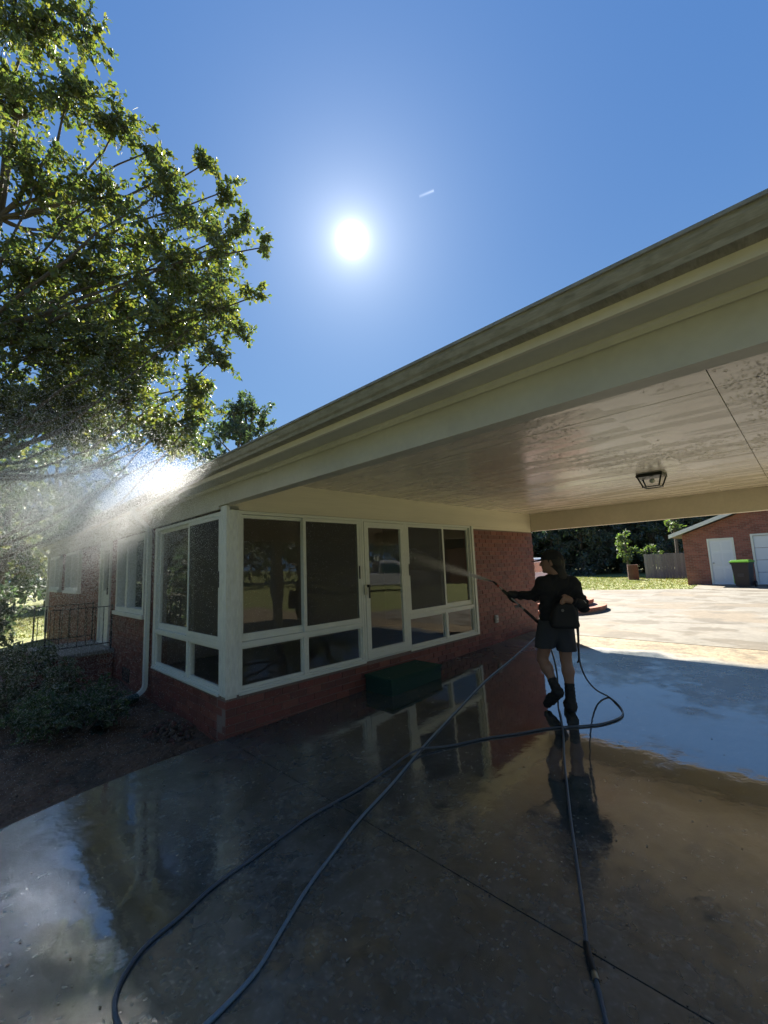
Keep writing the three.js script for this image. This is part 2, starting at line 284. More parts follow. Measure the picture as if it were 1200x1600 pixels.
function sunroomUnit(u0, u1, split, screenSide, side) {
  const w = new THREE.Group(); w.name = 'window'; house.add(w); if (side) w.rotation.y = -Math.PI / 2;
  part('frame', [...frameGeo(u0, u1, 0.385, 2.25, 0.034, -0.09, 0.0), bx(u0 + 0.034, u1 - 0.034, 0.835, 0.885, -0.09, -0.002)], white, w);
  part('sill', rbx(u0, u1, 0.372, 0.40, 0.002, 0.026, 0.004), white, w);
  const a = u0 + 0.034, b = u1 - 0.034;
  const front = screenSide === 'left' ? [a, split + 0.02] : [split - 0.02, b], back = screenSide === 'left' ? [split - 0.02, b] : [a, split + 0.02];
  sash(w, ...front, 0.887, 2.214, -0.004, 0.04, 0.06, glass, true);
  sash(w, ...back, 0.887, 2.214, -0.042, 0.036, 0.075, streakGlass, false);
  part('mullion', bx(split - 0.028, split + 0.028, 0.42, 0.834, -0.085, -0.006), white, w);
  for (const [p, q] of [[a, split - 0.029], [split + 0.029, b]]) sash(w, p, q, 0.42, 0.833, -0.02, 0.018, 0.03, streakGlass, false);
  const hx = screenSide === 'left' ? (side ? split - 0.02 : a + 0.02) : b - 0.02;
  part('latch', rbx(hx - 0.008, hx + 0.008, 1.45, 1.62, -0.003, 0.008, 0.003), blackMetal, w);
}
sunroomUnit(0.132, 1.862, 0.955, 'right', false);
sunroomUnit(2.738, 4.473, 3.66, 'left', false);
sunroomUnit(-2.22, -0.132, -1.04, 'right', true);
part('wall_trim', rbx(0.002, 0.06, 0.375, 2.26, -2.288, -2.222, 0.004), white, house);
{ // door of the sunroom
  const d = new THREE.Group(); d.name = 'door'; house.add(d);
  part('door_frame', [bx(1.864, 1.9, 0.385, 2.25, -0.09, 0.002), bx(2.702, 2.736, 0.385, 2.25, -0.09, 0.002), bx(1.9, 2.702, 2.215, 2.25, -0.09, 0.002), bx(1.9, 2.702, 0.385, 0.4, -0.09, 0.002)], white, d);
  part('door_leaf', frameGeo(1.905, 2.697, 0.405, 2.21, 0.075, -0.035, 0.006, 0.12), white, d);
  part('pane', new THREE.PlaneGeometry(0.66, 1.63).translate(2.301, 1.33, -0.012), streakGlass, d);
  part('lock', rbx(1.87, 1.91, 1.24, 1.37, 0.008, 0.028, 0.004), std([0.5, 0.47, 0.36], 0.4), d);
  part('handle', [rbx(1.925, 1.955, 1.33, 1.37, 0.008, 0.05, 0.006), rbx(1.928, 1.952, 1.19, 1.33, 0.03, 0.048, 0.006)], blackMetal, d);
}
{ // windows and door farther along the side
  const mk = (h, sp, deep) => {
    const w = new THREE.Group(); w.name = 'window'; w.rotation.y = -Math.PI / 2; house.add(w);
    const [a, b, c, d] = h;
    part('frame', frameGeo(a, b, c, d, 0.07, -0.12, deep), white, w);
    part('sill', rbx(a - 0.05, b + 0.05, c - 0.06, c, -0.1, deep + 0.035, 0.004), white, w);
    part('mullion', bx(sp - 0.05, sp + 0.05, c + 0.07, d - 0.07, -0.1, deep - 0.004), white, w);
    for (const [p, q] of [[a + 0.07, sp - 0.05], [sp + 0.05, b - 0.07]]) part('pane', new THREE.PlaneGeometry(q - p, d - c - 0.14).translate((p + q) / 2, (c + d) / 2, -0.03), glass, w);
    part('dark_board', bx(a + 0.02, b - 0.02, c + 0.02, d - 0.02, -0.18, -0.17), std([0.05, 0.05, 0.055], 0.8), w);  // dark board added behind the panes, standing in for the unlit room
  };
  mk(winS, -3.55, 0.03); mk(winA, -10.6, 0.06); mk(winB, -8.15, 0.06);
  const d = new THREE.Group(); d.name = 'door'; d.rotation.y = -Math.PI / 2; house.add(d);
  const [a, b, c, e] = doorS;
  part('door_frame', frameGeo(a, b, c, e, 0.06, -0.12, 0.03, 0.02), white, d);
  part('door_leaf', [...frameGeo(a + 0.065, b - 0.065, c + 0.03, e - 0.065, 0.1, -0.05, -0.01), bx(a + 0.165, b - 0.165, c + 0.13, 1.36, -0.045, -0.016)], white, d);
  part('pane', new THREE.PlaneGeometry(b - a - 0.33, e - 0.165 - 1.36).translate((a + b) / 2, (1.36 + e - 0.165) / 2, -0.03), glass, d);
  part('handle', rbx(b - 0.15, b - 0.11, 1.3, 1.42, -0.008, 0.04, 0.006), blackMetal, d);
  part('backing', bx(a + 0.03, b - 0.03, c + 0.03, e - 0.03, -0.18, -0.17), std([0.05, 0.05, 0.055], 0.8), d);  // dark board added behind the door glass in place of the unlit room
  // foundation vent
  const v = part('foundation_vent', frameGeo(-3.66, -3.3, 0.0, 0.2, 0.02, -0.03, 0.012), ironMat, house); v.rotation.y = -Math.PI / 2;
  for (let k = 0; k < 5; k++) { const s = part('slat', bx(-3.64, -3.32, 0.025 + k * 0.034, 0.045 + k * 0.034, -0.02, 0.004), ironMat, v); s.rotation.y = 0; }
}
// eaves: soffit, fascia, gutter, frieze and carport beams
part('soffit', [prism([[-0.215, 2.515], [-0.03, 2.515], [-0.03, 2.54], [-0.215, 2.54]], ZF - 0.15, ZC + 0.15)], shadeCream, house);
part('fascia', prism([[-0.238, 2.505], [-0.216, 2.505], [-0.216, 2.63], [-0.238, 2.63]], ZF - 0.2, ZC + 0.2), litCream, house);
{
  const prof = [[-0.2395, 2.547], [-0.303, 2.547], [-0.310, 2.566], [-0.322, 2.578], [-0.334, 2.604], [-0.336, 2.620], [-0.347, 2.620], [-0.347, 2.634], [-0.2395, 2.634]];
  for (const [z0, z1] of [[ZF - 0.2, -6.002], [-5.998, 0.498], [0.502, ZC + 0.2]]) {
    const g = prism(prof, z0, z1);
    part('gutter', g, gutterMat, house);
  }
}
for (const z of [-6, 0.5]) part('gutter_seam', prism([[-0.2395, 2.545], [-0.305, 2.545], [-0.313, 2.565], [-0.325, 2.577], [-0.337, 2.603], [-0.3385, 2.619], [-0.2395, 2.619]], z - 0.03, z + 0.03), gutterMat, house);
part('gutter', prism([[7.095, 2.547], [7.158, 2.547], [7.19, 2.604], [7.2, 2.634], [7.095, 2.634]], ZF - 0.2, ZC + 0.2), gutterMat, house);
part('fascia', prism([[7.07, 2.505], [7.093, 2.505], [7.093, 2.63], [7.07, 2.63]], ZF - 0.2, ZC + 0.2), litCream, house);
part('soffit', prism([[6.955, 2.515], [7.068, 2.515], [7.068, 2.54], [6.955, 2.54]], ZF - 0.15, ZC + 0.15), shadeCream, house);
part('trim_moulding', prism([[-0.052, 2.478], [-0.046, 2.478], [-0.044, 2.488], [-0.038, 2.492], [-0.031, 2.492], [-0.031, 2.5145], [-0.064, 2.5145], [-0.064, 2.505], [-0.056, 2.497]], ZF, ZC), shadeCream, house);
part('frieze', prism([[-0.029, 2.27], [-0.003, 2.27], [-0.003, 2.6], [-0.029, 2.6]], ZF, -0.135), shadeCream, house);
part('carport_beam', prism([[-0.03, 2.305], [0.075, 2.305], [0.075, 2.6], [-0.03, 2.6]], -0.133, ZC), shadeCream, house);
part('beam_strip', prism([[0.076, 2.32], [0.105, 2.32], [0.105, 2.6], [0.076, 2.6]], 0.016, ZC), litCream, house);
part('carport_beam', prism([[6.80, 2.225], [6.95, 2.225], [6.95, 2.6], [6.80, 2.6]], 0.016, ZC), litCream, house);
part('carport_beam', bx(0.107, 6.798, 2.305, 2.6, ZC - 0.14, ZC), litCream, house);
part('wall_header', [bx(0.02, 6.798, 2.252, 2.6, -0.05, 0.012)], litCream, house);
part('header_edge', bx(4.54, 6.8, 2.205, 2.251, -0.04, 0.006), litCream, house);
for (const x of [0.02, 3.56]) part('carport_post', rbx(x - 0.06, x + 0.06, gy(x), 2.304, ZC - 0.135, ZC - 0.015, 0.006), white, house);
part('roof', prism([[-0.31, 2.645], [3.43, 3.78], [7.17, 2.645], [7.06, 2.632], [3.43, 2.66], [-0.2, 2.632]], ZF - 0.2, ZC + 0.2), std([0.09, 0.085, 0.08], 0.9), house);
{ // ceiling boards with open joints
  const xs = [0.107, 1.24, 2.46, 3.68, 4.9, 6.12, 6.797], zs = [0.014, 1.49, 3.93, ZC - 0.145];
  for (let i = 0; i + 1 < xs.length; i++) for (let j = 0; j + 1 < zs.length; j++)
    part('ceiling_panel', metreUV(new RoundedBoxGeometry(xs[i + 1] - xs[i] - 0.0035, 0.012, zs[j + 1] - zs[j] - 0.0035, 1, 0.002).translate((xs[i] + xs[i + 1]) / 2, 2.594 + 0.0008 * ((i * 3 + j * 5) % 4), (zs[j] + zs[j + 1]) / 2)), ceilingMat, house);
  part('ceiling_backing', bx(0.107, 6.797, 2.612, 2.626, 0.014, ZC - 0.145), std([0.14, 0.125, 0.10], 0.9), house);
}
{ // downspouts
  const ds = (pts) => { const c = new THREE.CatmullRomCurve3(pts.map((p) => new THREE.Vector3(...p)), false, 'catmullrom', 0.1); const s = new THREE.Shape(); s.moveTo(-0.036, -0.026); s.lineTo(0.036, -0.026); s.lineTo(0.036, 0.026); s.lineTo(-0.036, 0.026); return new THREE.ExtrudeGeometry(s, { steps: 60, bevelEnabled: false, extrudePath: c }); };
  part('downspout', ds([[-0.27, 2.55, -2.38], [-0.27, 2.48, -2.38], [-0.07, 2.28, -2.38], [-0.045, 2.15, -2.38], [-0.045, 1.5, -2.38], [-0.045, 0.8, -2.38], [-0.045, 0.14, -2.38], [-0.06, 0.08, -2.375], [-0.12, 0.035, -2.36], [-0.19, 0.01, -2.34]]), white, house);
  part('downspout', ds([[-0.27, 2.55, -11.95], [-0.25, 2.48, -11.93], [-0.07, 2.3, -11.85], [-0.045, 2.15, -11.83], [-0.045, 1.2, -11.83], [-0.045, 0.1, -11.83]]), white, house);
}

// ---------------------------------------------------------------- trees and shrubs
const leafGeo = new THREE.BufferGeometry();
leafGeo.setAttribute('position', new THREE.Float32BufferAttribute([0, 0, 0, -0.19, 0.035, 0.36, 0, -0.01, 0.5, 0.19, 0.035, 0.36, -0.225, 0.03, 0.74, 0.225, 0.03, 0.74, 0, -0.03, 1], 3));
leafGeo.setIndex([0, 2, 1, 0, 3, 2, 1, 2, 4, 2, 3, 5, 4, 2, 6, 2, 5, 6]);
leafGeo.setAttribute('uv', new THREE.Float32BufferAttribute(new Float32Array(14), 2));
leafGeo.computeVertexNormals();
const leafMat = phys([1, 1, 1], 0.93, { transmission: 0.64, thickness: 0, clearcoat: 0.35, clearcoatRoughness: 0.32, side: THREE.DoubleSide });
const barkTex = colorTex(256, 256, (u, v) => { const n = fbm(u * 24, v * 6, 4), k = 0.6 + 0.8 * n; return [0.15 * k, 0.122 * k, 0.095 * k]; });
const bark = std([1, 1, 1], 0.9, { map: barkTex, bumpMap: rep(coarse, 2, 1), bumpScale: 0.02 });
const V = (a) => new THREE.Vector3(...a);
function scatterLeaves(list, parent, name, palette, r) {
  const m = shade(new THREE.InstancedMesh(leafGeo, leafMat, list.length)), c = new THREE.Color();
  list.forEach((k, i) => { m.setMatrixAt(i, k); const p = palette[Math.floor(r() * palette.length)], f = 0.75 + 0.5 * r(); m.setColorAt(i, c.setRGB(p[0] * f, p[1] * f, p[2] * f)); });
  m.name = name; m.userData.kind = 'stuff'; parent.add(m); return m;
}
function leafMatrix(p, dir, len, r) {
  const q = new THREE.Quaternion().setFromUnitVectors(new THREE.Vector3(0, 0, 1), dir);
  q.multiply(new THREE.Quaternion().setFromAxisAngle(new THREE.Vector3(0, 0, 1), (r() - 0.5) * 2.6));
  const s = len * (0.5 + 0.85 * r());
  return new THREE.Matrix4().compose(p, q, new THREE.Vector3(s * (0.85 + 0.4 * r()), s, s));
}
const rdir = (r) => { const z = r() * 2 - 1, a = r() * 6.2832, s = Math.sqrt(1 - z * z); return new THREE.Vector3(s * Math.cos(a), z, s * Math.sin(a)); };
function foliage(clusters, r, o) { // twigs fan out through each clump, leaves sit along the twigs
  const leaves = [], wood = [];
  for (const [x, y, z, rad, flat = 0.85] of clusters) {
    const c = new THREE.Vector3(x, y, z), n = Math.max(4, Math.round(o.twigs * rad * rad));
    for (let t = 0; t < n; t++) {
      const d = rdir(r), out = rad * (o.even ? 0.35 + 0.8 * r() : 0.55 + 0.55 * r()); const tip = c.clone().add(new THREE.Vector3(d.x * out, d.y * out * flat, d.z * out));
      const root = c.clone().addScaledVector(rdir(r), rad * 0.35 * r()).lerp(tip, 0.12), mid = root.clone().lerp(tip, 0.5).addScaledVector(rdir(r), rad * 0.12);
      if (o.wood) { wood.push(cone(root.toArray(), mid.toArray(), o.wood, o.wood * 0.65, 4), cone(mid.toArray(), tip.toArray(), o.wood * 0.65, o.wood * 0.25, 3)); }
      const ld = tip.clone().sub(root).normalize();
      for (let k = 0; k < o.per; k++) {
        const s = o.even ? 0.12 + 0.9 * r() : 0.25 + 0.8 * Math.sqrt(r()), a = s < 0.5 ? root.clone().lerp(mid, s * 2) : mid.clone().lerp(tip, (s - 0.5) * 2);
        a.addScaledVector(rdir(r), o.leaf * 0.75 * r());
        const dir = ld.clone().multiplyScalar(0.3).add(rdir(r)); dir.y -= 0.1; dir.normalize();
        leaves.push(leafMatrix(a, dir, o.leaf, r));
      }
    }
  }
  return { leaves, wood };
}
const GREENS = [[0.085, 0.135, 0.02], [0.115, 0.155, 0.022], [0.06, 0.10, 0.022], [0.145, 0.175, 0.024], [0.16, 0.17, 0.02]];
function limb(a, b, r0, r1, r, bend = 0.12, n = 5) {
  const A = V(a), B = V(b), L = A.distanceTo(B), off = rdir(r).multiplyScalar(L * bend), up = new THREE.Vector3(0, L * 0.06, 0), g = []; let prev = A;
  for (let i = 1; i <= n; i++) { const t = i / n, p = A.clone().lerp(B, t).addScaledVector(off, Math.sin(Math.PI * t)).addScaledVector(up, -Math.sin(Math.PI * t)); p.addScaledVector(rdir(r), i < n ? L * 0.015 : 0); g.push(cone(prev.toArray(), p.toArray(), lerp(r0, r1, (i - 1) / n), lerp(r0, r1, t), 7)); prev = p; }
  return g;
}
{ // the big broadleaf tree left of the house
  const r = rng(101), t = thing('broadleaf_tree', 'tall leafy tree with dark glossy leaves arching over the house roof, backlit by sun', 'tree', [0, 0, 0]);
  const cl = [[-1.68, 9.33, -2.7, 0.93], [-1.06, 9.62, -2.39, 0.53], [-1.88, 8.29, -2.9, 0.76], [-1.23, 8.44, -2.45, 0.69], [-0.68, 8.25, -2.21, 0.5], [-0.27, 7.99, -2.11, 0.42], [-1.5, 7.22, -2.72, 0.72], [-0.79, 7.07, -2.42, 0.68], [-0.13, 7.28, -1.95, 0.58], [0.43, 8.05, -1.81, 0.32], [0.67, 7.6, -1.66, 0.4], [0.89, 7.09, -1.55, 0.36], [1.28, 6.8, -1.36, 0.25], [0.61, 6.65, -1.72, 0.58], [-0.03, 6.34, -2.06, 0.77], [-0.79, 6.07, -2.62, 0.84], [-1.47, 5.99, -3.1, 0.87], [-1.33, 4.91, -3.17, 0.99], [-0.59, 4.95, -2.63, 0.91], [0.07, 5.41, -2.16, 0.79], [0.65, 5.68, -1.79, 0.53], [1.14, 5.95, -1.5, 0.27], [0.65, 4.88, -1.89, 0.39], [0.41, 4.43, -2.13, 0.49], [-0.25, 4.25, -2.59, 0.76], [-0.98, 4.1, -3.32, 0.9], [-1.66, 4.04, -3.7, 0.94], [0.5, 3.95, -2.34, 0.36], [0.04, 3.72, -2.61, 0.47], [-2.41, 5.06, -4.01, 0.94], [-2.63, 6.64, -3.79, 0.94], [-2.7, 8.37, -3.57, 1.01], [-3.13, 5.63, -5.01, 1.01], [-1.91, 3.47, -4.73, 0.65], [-2.99, 3.76, -5.23, 0.79]];
  for (const c of cl.slice(6, 29)) if (c[3] > 0.4) cl.push([c[0] + 0.45 + 0.4 * r(), c[1] + 0.5 * r(), c[2] - 0.8 - 0.4 * r(), c[3] * 0.95]);
  const T = [[-3.0, -0.15, -5.3], [-2.8, 1.6, -4.9], [-2.35, 3.1, -4.25], [-2.05, 4.9, -3.65], [-1.85, 6.7, -3.3], [-1.76, 8.2, -3.1]], TR = [0.19, 0.15, 0.115, 0.085, 0.058, 0.04];
  const wood = []; for (let i = 0; i < 5; i++) wood.push(cone(T[i], T[i + 1], TR[i], TR[i + 1], 10));
  part('trunk', wood.splice(0), bark, t);
  for (const c of cl) { let k = 1; while (k < 5 && T[k + 1][1] < c[1] - 0.9) k++; wood.push(...limb(T[k], c.slice(0, 3), 0.018 + 0.02 * c[3], 0.009, r, 0.1, 6)); }
  const f = foliage(cl, r, { twigs: 80, per: 46, leaf: 0.076, wood: 0.006, even: true });
  part('branches', [...wood, ...f.wood], bark, t);
  scatterLeaves(f.leaves, t, 'crown', GREENS, r);
}
function tree(name, label, pos, h, spread, seed, o = {}) {
  const r = rng(seed), t = thing(name, label, 'tree', pos, 0, o.group), cl = [], wood = [];
  const low = o.low ?? 0.3, n = o.clumps ?? 16;
  for (let i = 0; i < n; i++) { const s = (i + r()) / n, y = h * lerp(low, 0.93, s), w = spread * Math.sin(Math.PI * lerp(0.22, 0.97, s)) * (0.35 + 0.65 * r()), a = i * 2.4 + r(); cl.push([Math.cos(a) * w, y, Math.sin(a) * w, spread * (0.30 + 0.18 * r()), 0.8]); }
  part('trunk', [cone([0, -0.2, 0], [0.1, h * 0.4, 0.05], h * 0.024, h * 0.017, 8), cone([0.1, h * 0.4, 0.05], [0, h * 0.9, 0], h * 0.017, h * 0.005, 8)], bark, t);
  for (const c of cl) wood.push(...limb([0.05, c[1] * 0.75, 0], c.slice(0, 3), h * 0.008, h * 0.002, r, 0.1, 3));
  const f = foliage(cl, r, { twigs: o.twigs ?? 9, per: o.per ?? 22, leaf: o.leaf ?? 0.26, wood: 0.012 });
  part('branches', [...wood, ...f.wood], bark, t); scatterLeaves(f.leaves, t, 'crown', o.palette ?? GREENS, r);
  return t;
}
const DARK = [[0.05, 0.09, 0.034], [0.06, 0.105, 0.038], [0.068, 0.112, 0.04], [0.042, 0.078, 0.032]], LIME = [[0.09, 0.15, 0.022], [0.11, 0.16, 0.025], [0.075, 0.13, 0.02]];
tree('roadside_tree', 'pale green tree top rising behind the gutter of the house roof', [8.1, 0.1, -15.6], 10.9, 2.2, 202, { low: 0.45, clumps: 18, leaf: 0.19, twigs: 22, per: 28, palette: [[0.06, 0.10, 0.03], [0.075, 0.12, 0.035], [0.05, 0.085, 0.03]] });
// trees past the far end of the house
tree('yard_tree', 'sunlit tree with bright leaves past the far end of the house', [-0.8, 0, -17.5], 7.6, 2.7, 210, { low: 0.25, leaf: 0.2, twigs: 10, per: 26, group: 'trees past the house end' });
tree('yard_tree', 'dark leafy tree low behind the far downspout', [-3.2, 0, -21], 8.5, 3.2, 211, { low: 0.12, leaf: 0.24, twigs: 9, per: 24, palette: DARK, group: 'trees past the house end' });
tree('yard_tree', 'dense dark tree standing behind the brick stoop and hedge', [-5.6, 0, -15.5], 9.5, 3.0, 212, { low: 0.1, leaf: 0.24, twigs: 9, per: 24, palette: DARK, group: 'trees past the house end' });
tree('yard_tree', 'tall dark tree filling the gap beyond the house end wall', [1.8, 0, -27], 10.5, 3.8, 213, { low: 0.1, leaf: 0.3, twigs: 6, per: 24, palette: DARK, group: 'trees past the house end' });
tree('yard_shrub', 'big dark shrub left of the far downspout', [-2.3, -0.05, -14.6], 3.4, 1.7, 215, { low: 0.08, clumps: 16, leaf: 0.15, twigs: 24, per: 22, palette: DARK, group: 'shrubs past the house end' });
tree('yard_shrub', 'big dark shrub beyond the hedge and iron railing', [-4.6, -0.05, -11.2], 3.6, 1.8, 216, { low: 0.06, clumps: 16, leaf: 0.15, twigs: 24, per: 22, palette: DARK, group: 'shrubs past the house end' });
tree('yard_shrub', 'leafy dark shrub beyond the iron railing', [-2.1, -0.08, -8.1], 1.75, 0.95, 217, { low: 0.1, clumps: 14, leaf: 0.09, twigs: 60, per: 20, palette: DARK, group: 'shrubs past the house end' });
tree('yard_shrub', 'dark shrub at the far corner of the house', [-1.25, -0.08, -13.4], 1.9, 0.9, 218, { low: 0.1, clumps: 14, leaf: 0.1, twigs: 50, per: 20, palette: DARK, group: 'shrubs past the house end' });
// wood beyond the parking court
const woods = [[35, -17.5, 12, 3.6, 'dense dark tree beyond lawn, seen past the brick wall corner'], [36.5, -13.2, 13, 3.8, 'dark bushy tree beyond lawn, behind the standing person'], [34.5, -9.6, 11, 3.4, 'blue green rounded tree beyond the lawn'], [38, -7.4, 14, 4.0, 'tall dark tree left of the wooden fence'], [37, -3.4, 13, 3.8, 'tall dark tree rising behind the wooden fence'], [39, 1.0, 14, 4.2, 'dark tree behind the detached garage roof'], [42, -19, 15, 4.5, 'tall dark tree deep in the wood beyond lawn'], [43, -11, 15, 4.5, 'tall dark tree at the back of the wood'], [33.5, -21.5, 12, 3.6, 'dark tree at wood edge hidden mostly by the house']];
woods.forEach(([x, z, h, s, label], i) => tree('wood_tree', label, [x + 4, 0.1, z - 1], h * 0.72, s, 300 + i, { low: 0.05, clumps: 30, leaf: 0.36, twigs: 6, per: 30, palette: i === 2 ? [[0.045, 0.085, 0.045], [0.05, 0.095, 0.05]] : DARK, group: 'trees of the wood beyond the lawn' }));
tree('sapling', 'slender lime green sapling catching sun before the dark wood', [32, 0.1, -5.1], 3.4, 0.75, 320, { low: 0.35, clumps: 9, leaf: 0.22, twigs: 26, per: 20, palette: LIME });
tree('sapling', 'low lime green leafy shoot beside the wooden fence', [31.2, 0.1, -3.3], 2.3, 0.6, 321, { low: 0.45, clumps: 6, leaf: 0.2, twigs: 26, per: 18, palette: LIME });
tree('sapling', 'lime green treetop catching sun above the wooden fence', [34, 0.1, -2.4], 5.6, 0.9, 322, { low: 0.55, clumps: 7, leaf: 0.24, twigs: 22, per: 18, palette: LIME });
function shrub(name, label, pos, clusters, seed, o) {
  const r = rng(seed), t = thing(name, label, 'shrub', pos), f = foliage(clusters, r, o), st = [];
  for (const c of clusters) st.push(...limb([c[0] * 0.3, -0.08, c[2] * 0.3], [c[0], c[1], c[2]], 0.016, 0.006, r, 0.12, 3));
  part('stems', [...st, ...f.wood], bark, t); scatterLeaves(f.leaves, t, 'foliage', o.palette, r); return t;
}
{
  const r = rng(41), a = []; for (let i = 0; i < 16; i++) a.push([(r() - 0.5) * 0.85, 0.12 + 0.27 * r(), (r() - 0.5) * 1.0, 0.17 + 0.07 * r(), 0.8]);
  shrub('round_shrub', 'low rounded green shrub in soil bed beside the downspout', [-0.98, -0.05, -1.75], a, 42, { twigs: 420, per: 16, leaf: 0.058, wood: 0.003, palette: [[0.05, 0.10, 0.026], [0.07, 0.125, 0.03], [0.04, 0.08, 0.024]] });
  const b = []; for (let i = 0; i < 34; i++) b.push([(r() - 0.5) * 1.7, 0.15 + 0.6 * r(), (r() - 0.5) * 2.0, 0.22 + 0.1 * r(), 0.8]);
  shrub('clipped_hedge', 'broad pale green hedge before the brick stoop railing', [-1.7, -0.06, -3.3], b, 43, { twigs: 220, per: 16, leaf: 0.06, wood: 0.004, palette: [[0.07, 0.10, 0.03], [0.085, 0.115, 0.035], [0.06, 0.09, 0.03]] });
}
function undergrowth(name, label, n, box, leaf, seed, palette) { // far brush that reads as one mass
  const r = rng(seed), L = [], g = new THREE.Group(); g.name = numbered(name); scene.add(g); tag(g, label, 'undergrowth', null, 'stuff');
  while (L.length < n) { const x = lerp(box[0], box[1], r()), z = lerp(box[2], box[3], r()), top = box[4] * (0.5 + 0.9 * fbm(x * 0.35 + 80, z * 0.35 + 80, 3)), y = top * (1 - r() * r()); L.push(leafMatrix(new THREE.Vector3(x, y, z), rdir(r), leaf, r)); }
  scatterLeaves(L, g, 'foliage', palette, r); return g;
}
undergrowth('wood_undergrowth', 'dark mass of brush closing the wood beyond the lawn', 42000, [43, 54, -38, 12, 5.5], 0.5, 70, DARK);
undergrowth('yard_undergrowth', 'dark brush closing the yard past the house end', 26000, [-16, 5, -36, -25, 5.5], 0.42, 71, DARK);
undergrowth('yard_brush', 'dark brush just past the far end of the house', 16000, [-12, 1.2, -22, -18.5, 4.2], 0.28, 74, DARK);
undergrowth('street_undergrowth', 'dark brush across the road mirrored in the sunroom glass', 24000, [-8, 46, 31, 38, 8], 0.6, 72, DARK);
undergrowth('side_undergrowth', 'dark brush along the side yard boundary', 14000, [-18, -13, -24, 16, 5], 0.5, 73, DARK);
{ // blades over the lawn in view
  const blade = new THREE.BufferGeometry();
  blade.setAttribute('position', new THREE.Float32BufferAttribute([-0.012, 0, 0, 0.012, 0, 0, 0.01, 0.1, 0.03, 0, 0, -0.012, 0, 0, 0.012, -0.035, 0.09, 0.01, 0.02, 0, 0.01, 0.035, 0, -0.01, 0.06, 0.08, -0.02], 3));
  blade.setAttribute('uv', new THREE.Float32BufferAttribute(new Float32Array(18), 2)); blade.computeVertexNormals();
  const r = rng(55), N = 16000, m = shade(new THREE.InstancedMesh(blade, phys([1, 1, 1], 0.93, { transmission: 0.35, thickness: 0, side: THREE.DoubleSide }), N)), c = new THREE.Color(); let i = 0, guard = 0;
  while (i < N && guard++ < N * 4) {
    const left = r() < 0.25, x = left ? -6 + 9 * r() : 16.6 + 17 * r(), z = left ? -22 + 9.5 * r() : -13 + 14.5 * r();
    if (!left && ((x < 18.3 && z > -3.4) || (x < 19.7 && z > -3.6 && x < 18.2 + (z + 3.4) * 0.36) || (x > 19 && z > 0.6) || (x > 22.4 && z > -0.1))) continue;
    const y = -0.09 + 0.21 * sstep(x, -0.5, 8) + 0.06 * (fbm(x * 0.3 + 40, z * 0.3 + 40, 3) - 0.5), s = 0.6 + 0.9 * r();
    m.setMatrixAt(i, new THREE.Matrix4().compose(new THREE.Vector3(x, y - 0.01, z), new THREE.Quaternion().setFromAxisAngle(new THREE.Vector3(0, 1, 0), r() * 6.28), new THREE.Vector3(s * 1.4, s * 0.6, s * 1.4)));
    const k = 0.8 + 0.5 * r(), dry = r() < 0.3; m.setColorAt(i, c.setRGB((dry ? 0.24 : 0.17) * k, (dry ? 0.21 : 0.21) * k, 0.04 * k)); i++;
  }
  m.count = i; m.name = 'grass_blades'; scene.add(m); tag(m, 'short grass blades standing all over the lawn', 'grass', null, 'stuff');
}

// ---------------------------------------------------------------- beside the house: stoop, railing, drain pipe, dirt
{
  const s = thing('brick_stoop', 'small brick entrance stoop below the white side door', 'stoop', [0, 0, 0]);
  part('core', metreUV(bx(-0.93, -0.012, -0.2, 0.36, -5.72, -4.28)), mortar, s);
  part('slab', rbx(-0.99, -0.006, 0.362, 0.42, -5.78, -4.22, 0.008), std([0.20, 0.185, 0.165], 0.8, { bumpMap: rep(grain, 2), bumpScale: 0.003 }), s);
  const list = []; courses(list, -0.94, -0.01, -0.19, 0.36, [], onFront(-4.27), () => 1, 31); courses(list, -5.72, -4.28, -0.19, 0.36, [], onSide(-0.94), () => 0.5, 32); layBricks(list, s);
  for (let k = 0; k < 2; k++) part('step', rbx(-1.27 - 0.3 * k, -0.97 - 0.3 * k, -0.2, 0.24 - 0.17 * k, -5.6, -4.5, 0.008), brickMats[2], s);
  const rl = thing('iron_railing', 'thin black iron railing around the brick stoop', 'railing', [0, 0.42, 0]);
  part('top_rail', [tube([[-0.05, 0.70, -4.27], [-0.9, 0.70, -4.27]], 0.008, 4, 6), tube([[-0.93, 0.70, -4.27], [-0.93, 0.70, -5.7]], 0.008, 4, 6), tube([[-0.93, 0.70, -5.72], [-0.05, 0.70, -5.72]], 0.008, 4, 6)], ironMat, rl);
  part('bottom_rail', [tube([[-0.05, 0.1, -4.27], [-0.9, 0.1, -4.27]], 0.01, 4, 6), tube([[-0.93, 0.1, -5.72], [-0.05, 0.1, -5.72]], 0.01, 4, 6)], ironMat, rl);
  for (const [x, z] of [[-0.93, -4.27], [-0.93, -5.72], [-0.05, -4.27], [-0.05, -5.72]]) part('post', bx(x - 0.011, x + 0.011, -0.01, 0.73, z - 0.011, z + 0.011), ironMat, rl);
  for (let k = 1; k < 8; k++) for (const z of [-4.27, -5.72]) part('baluster', bx(-0.05 - k * 0.118 - 0.005, -0.05 - k * 0.118 + 0.005, 0.1, 0.70, z - 0.006, z + 0.006), ironMat, rl);
}
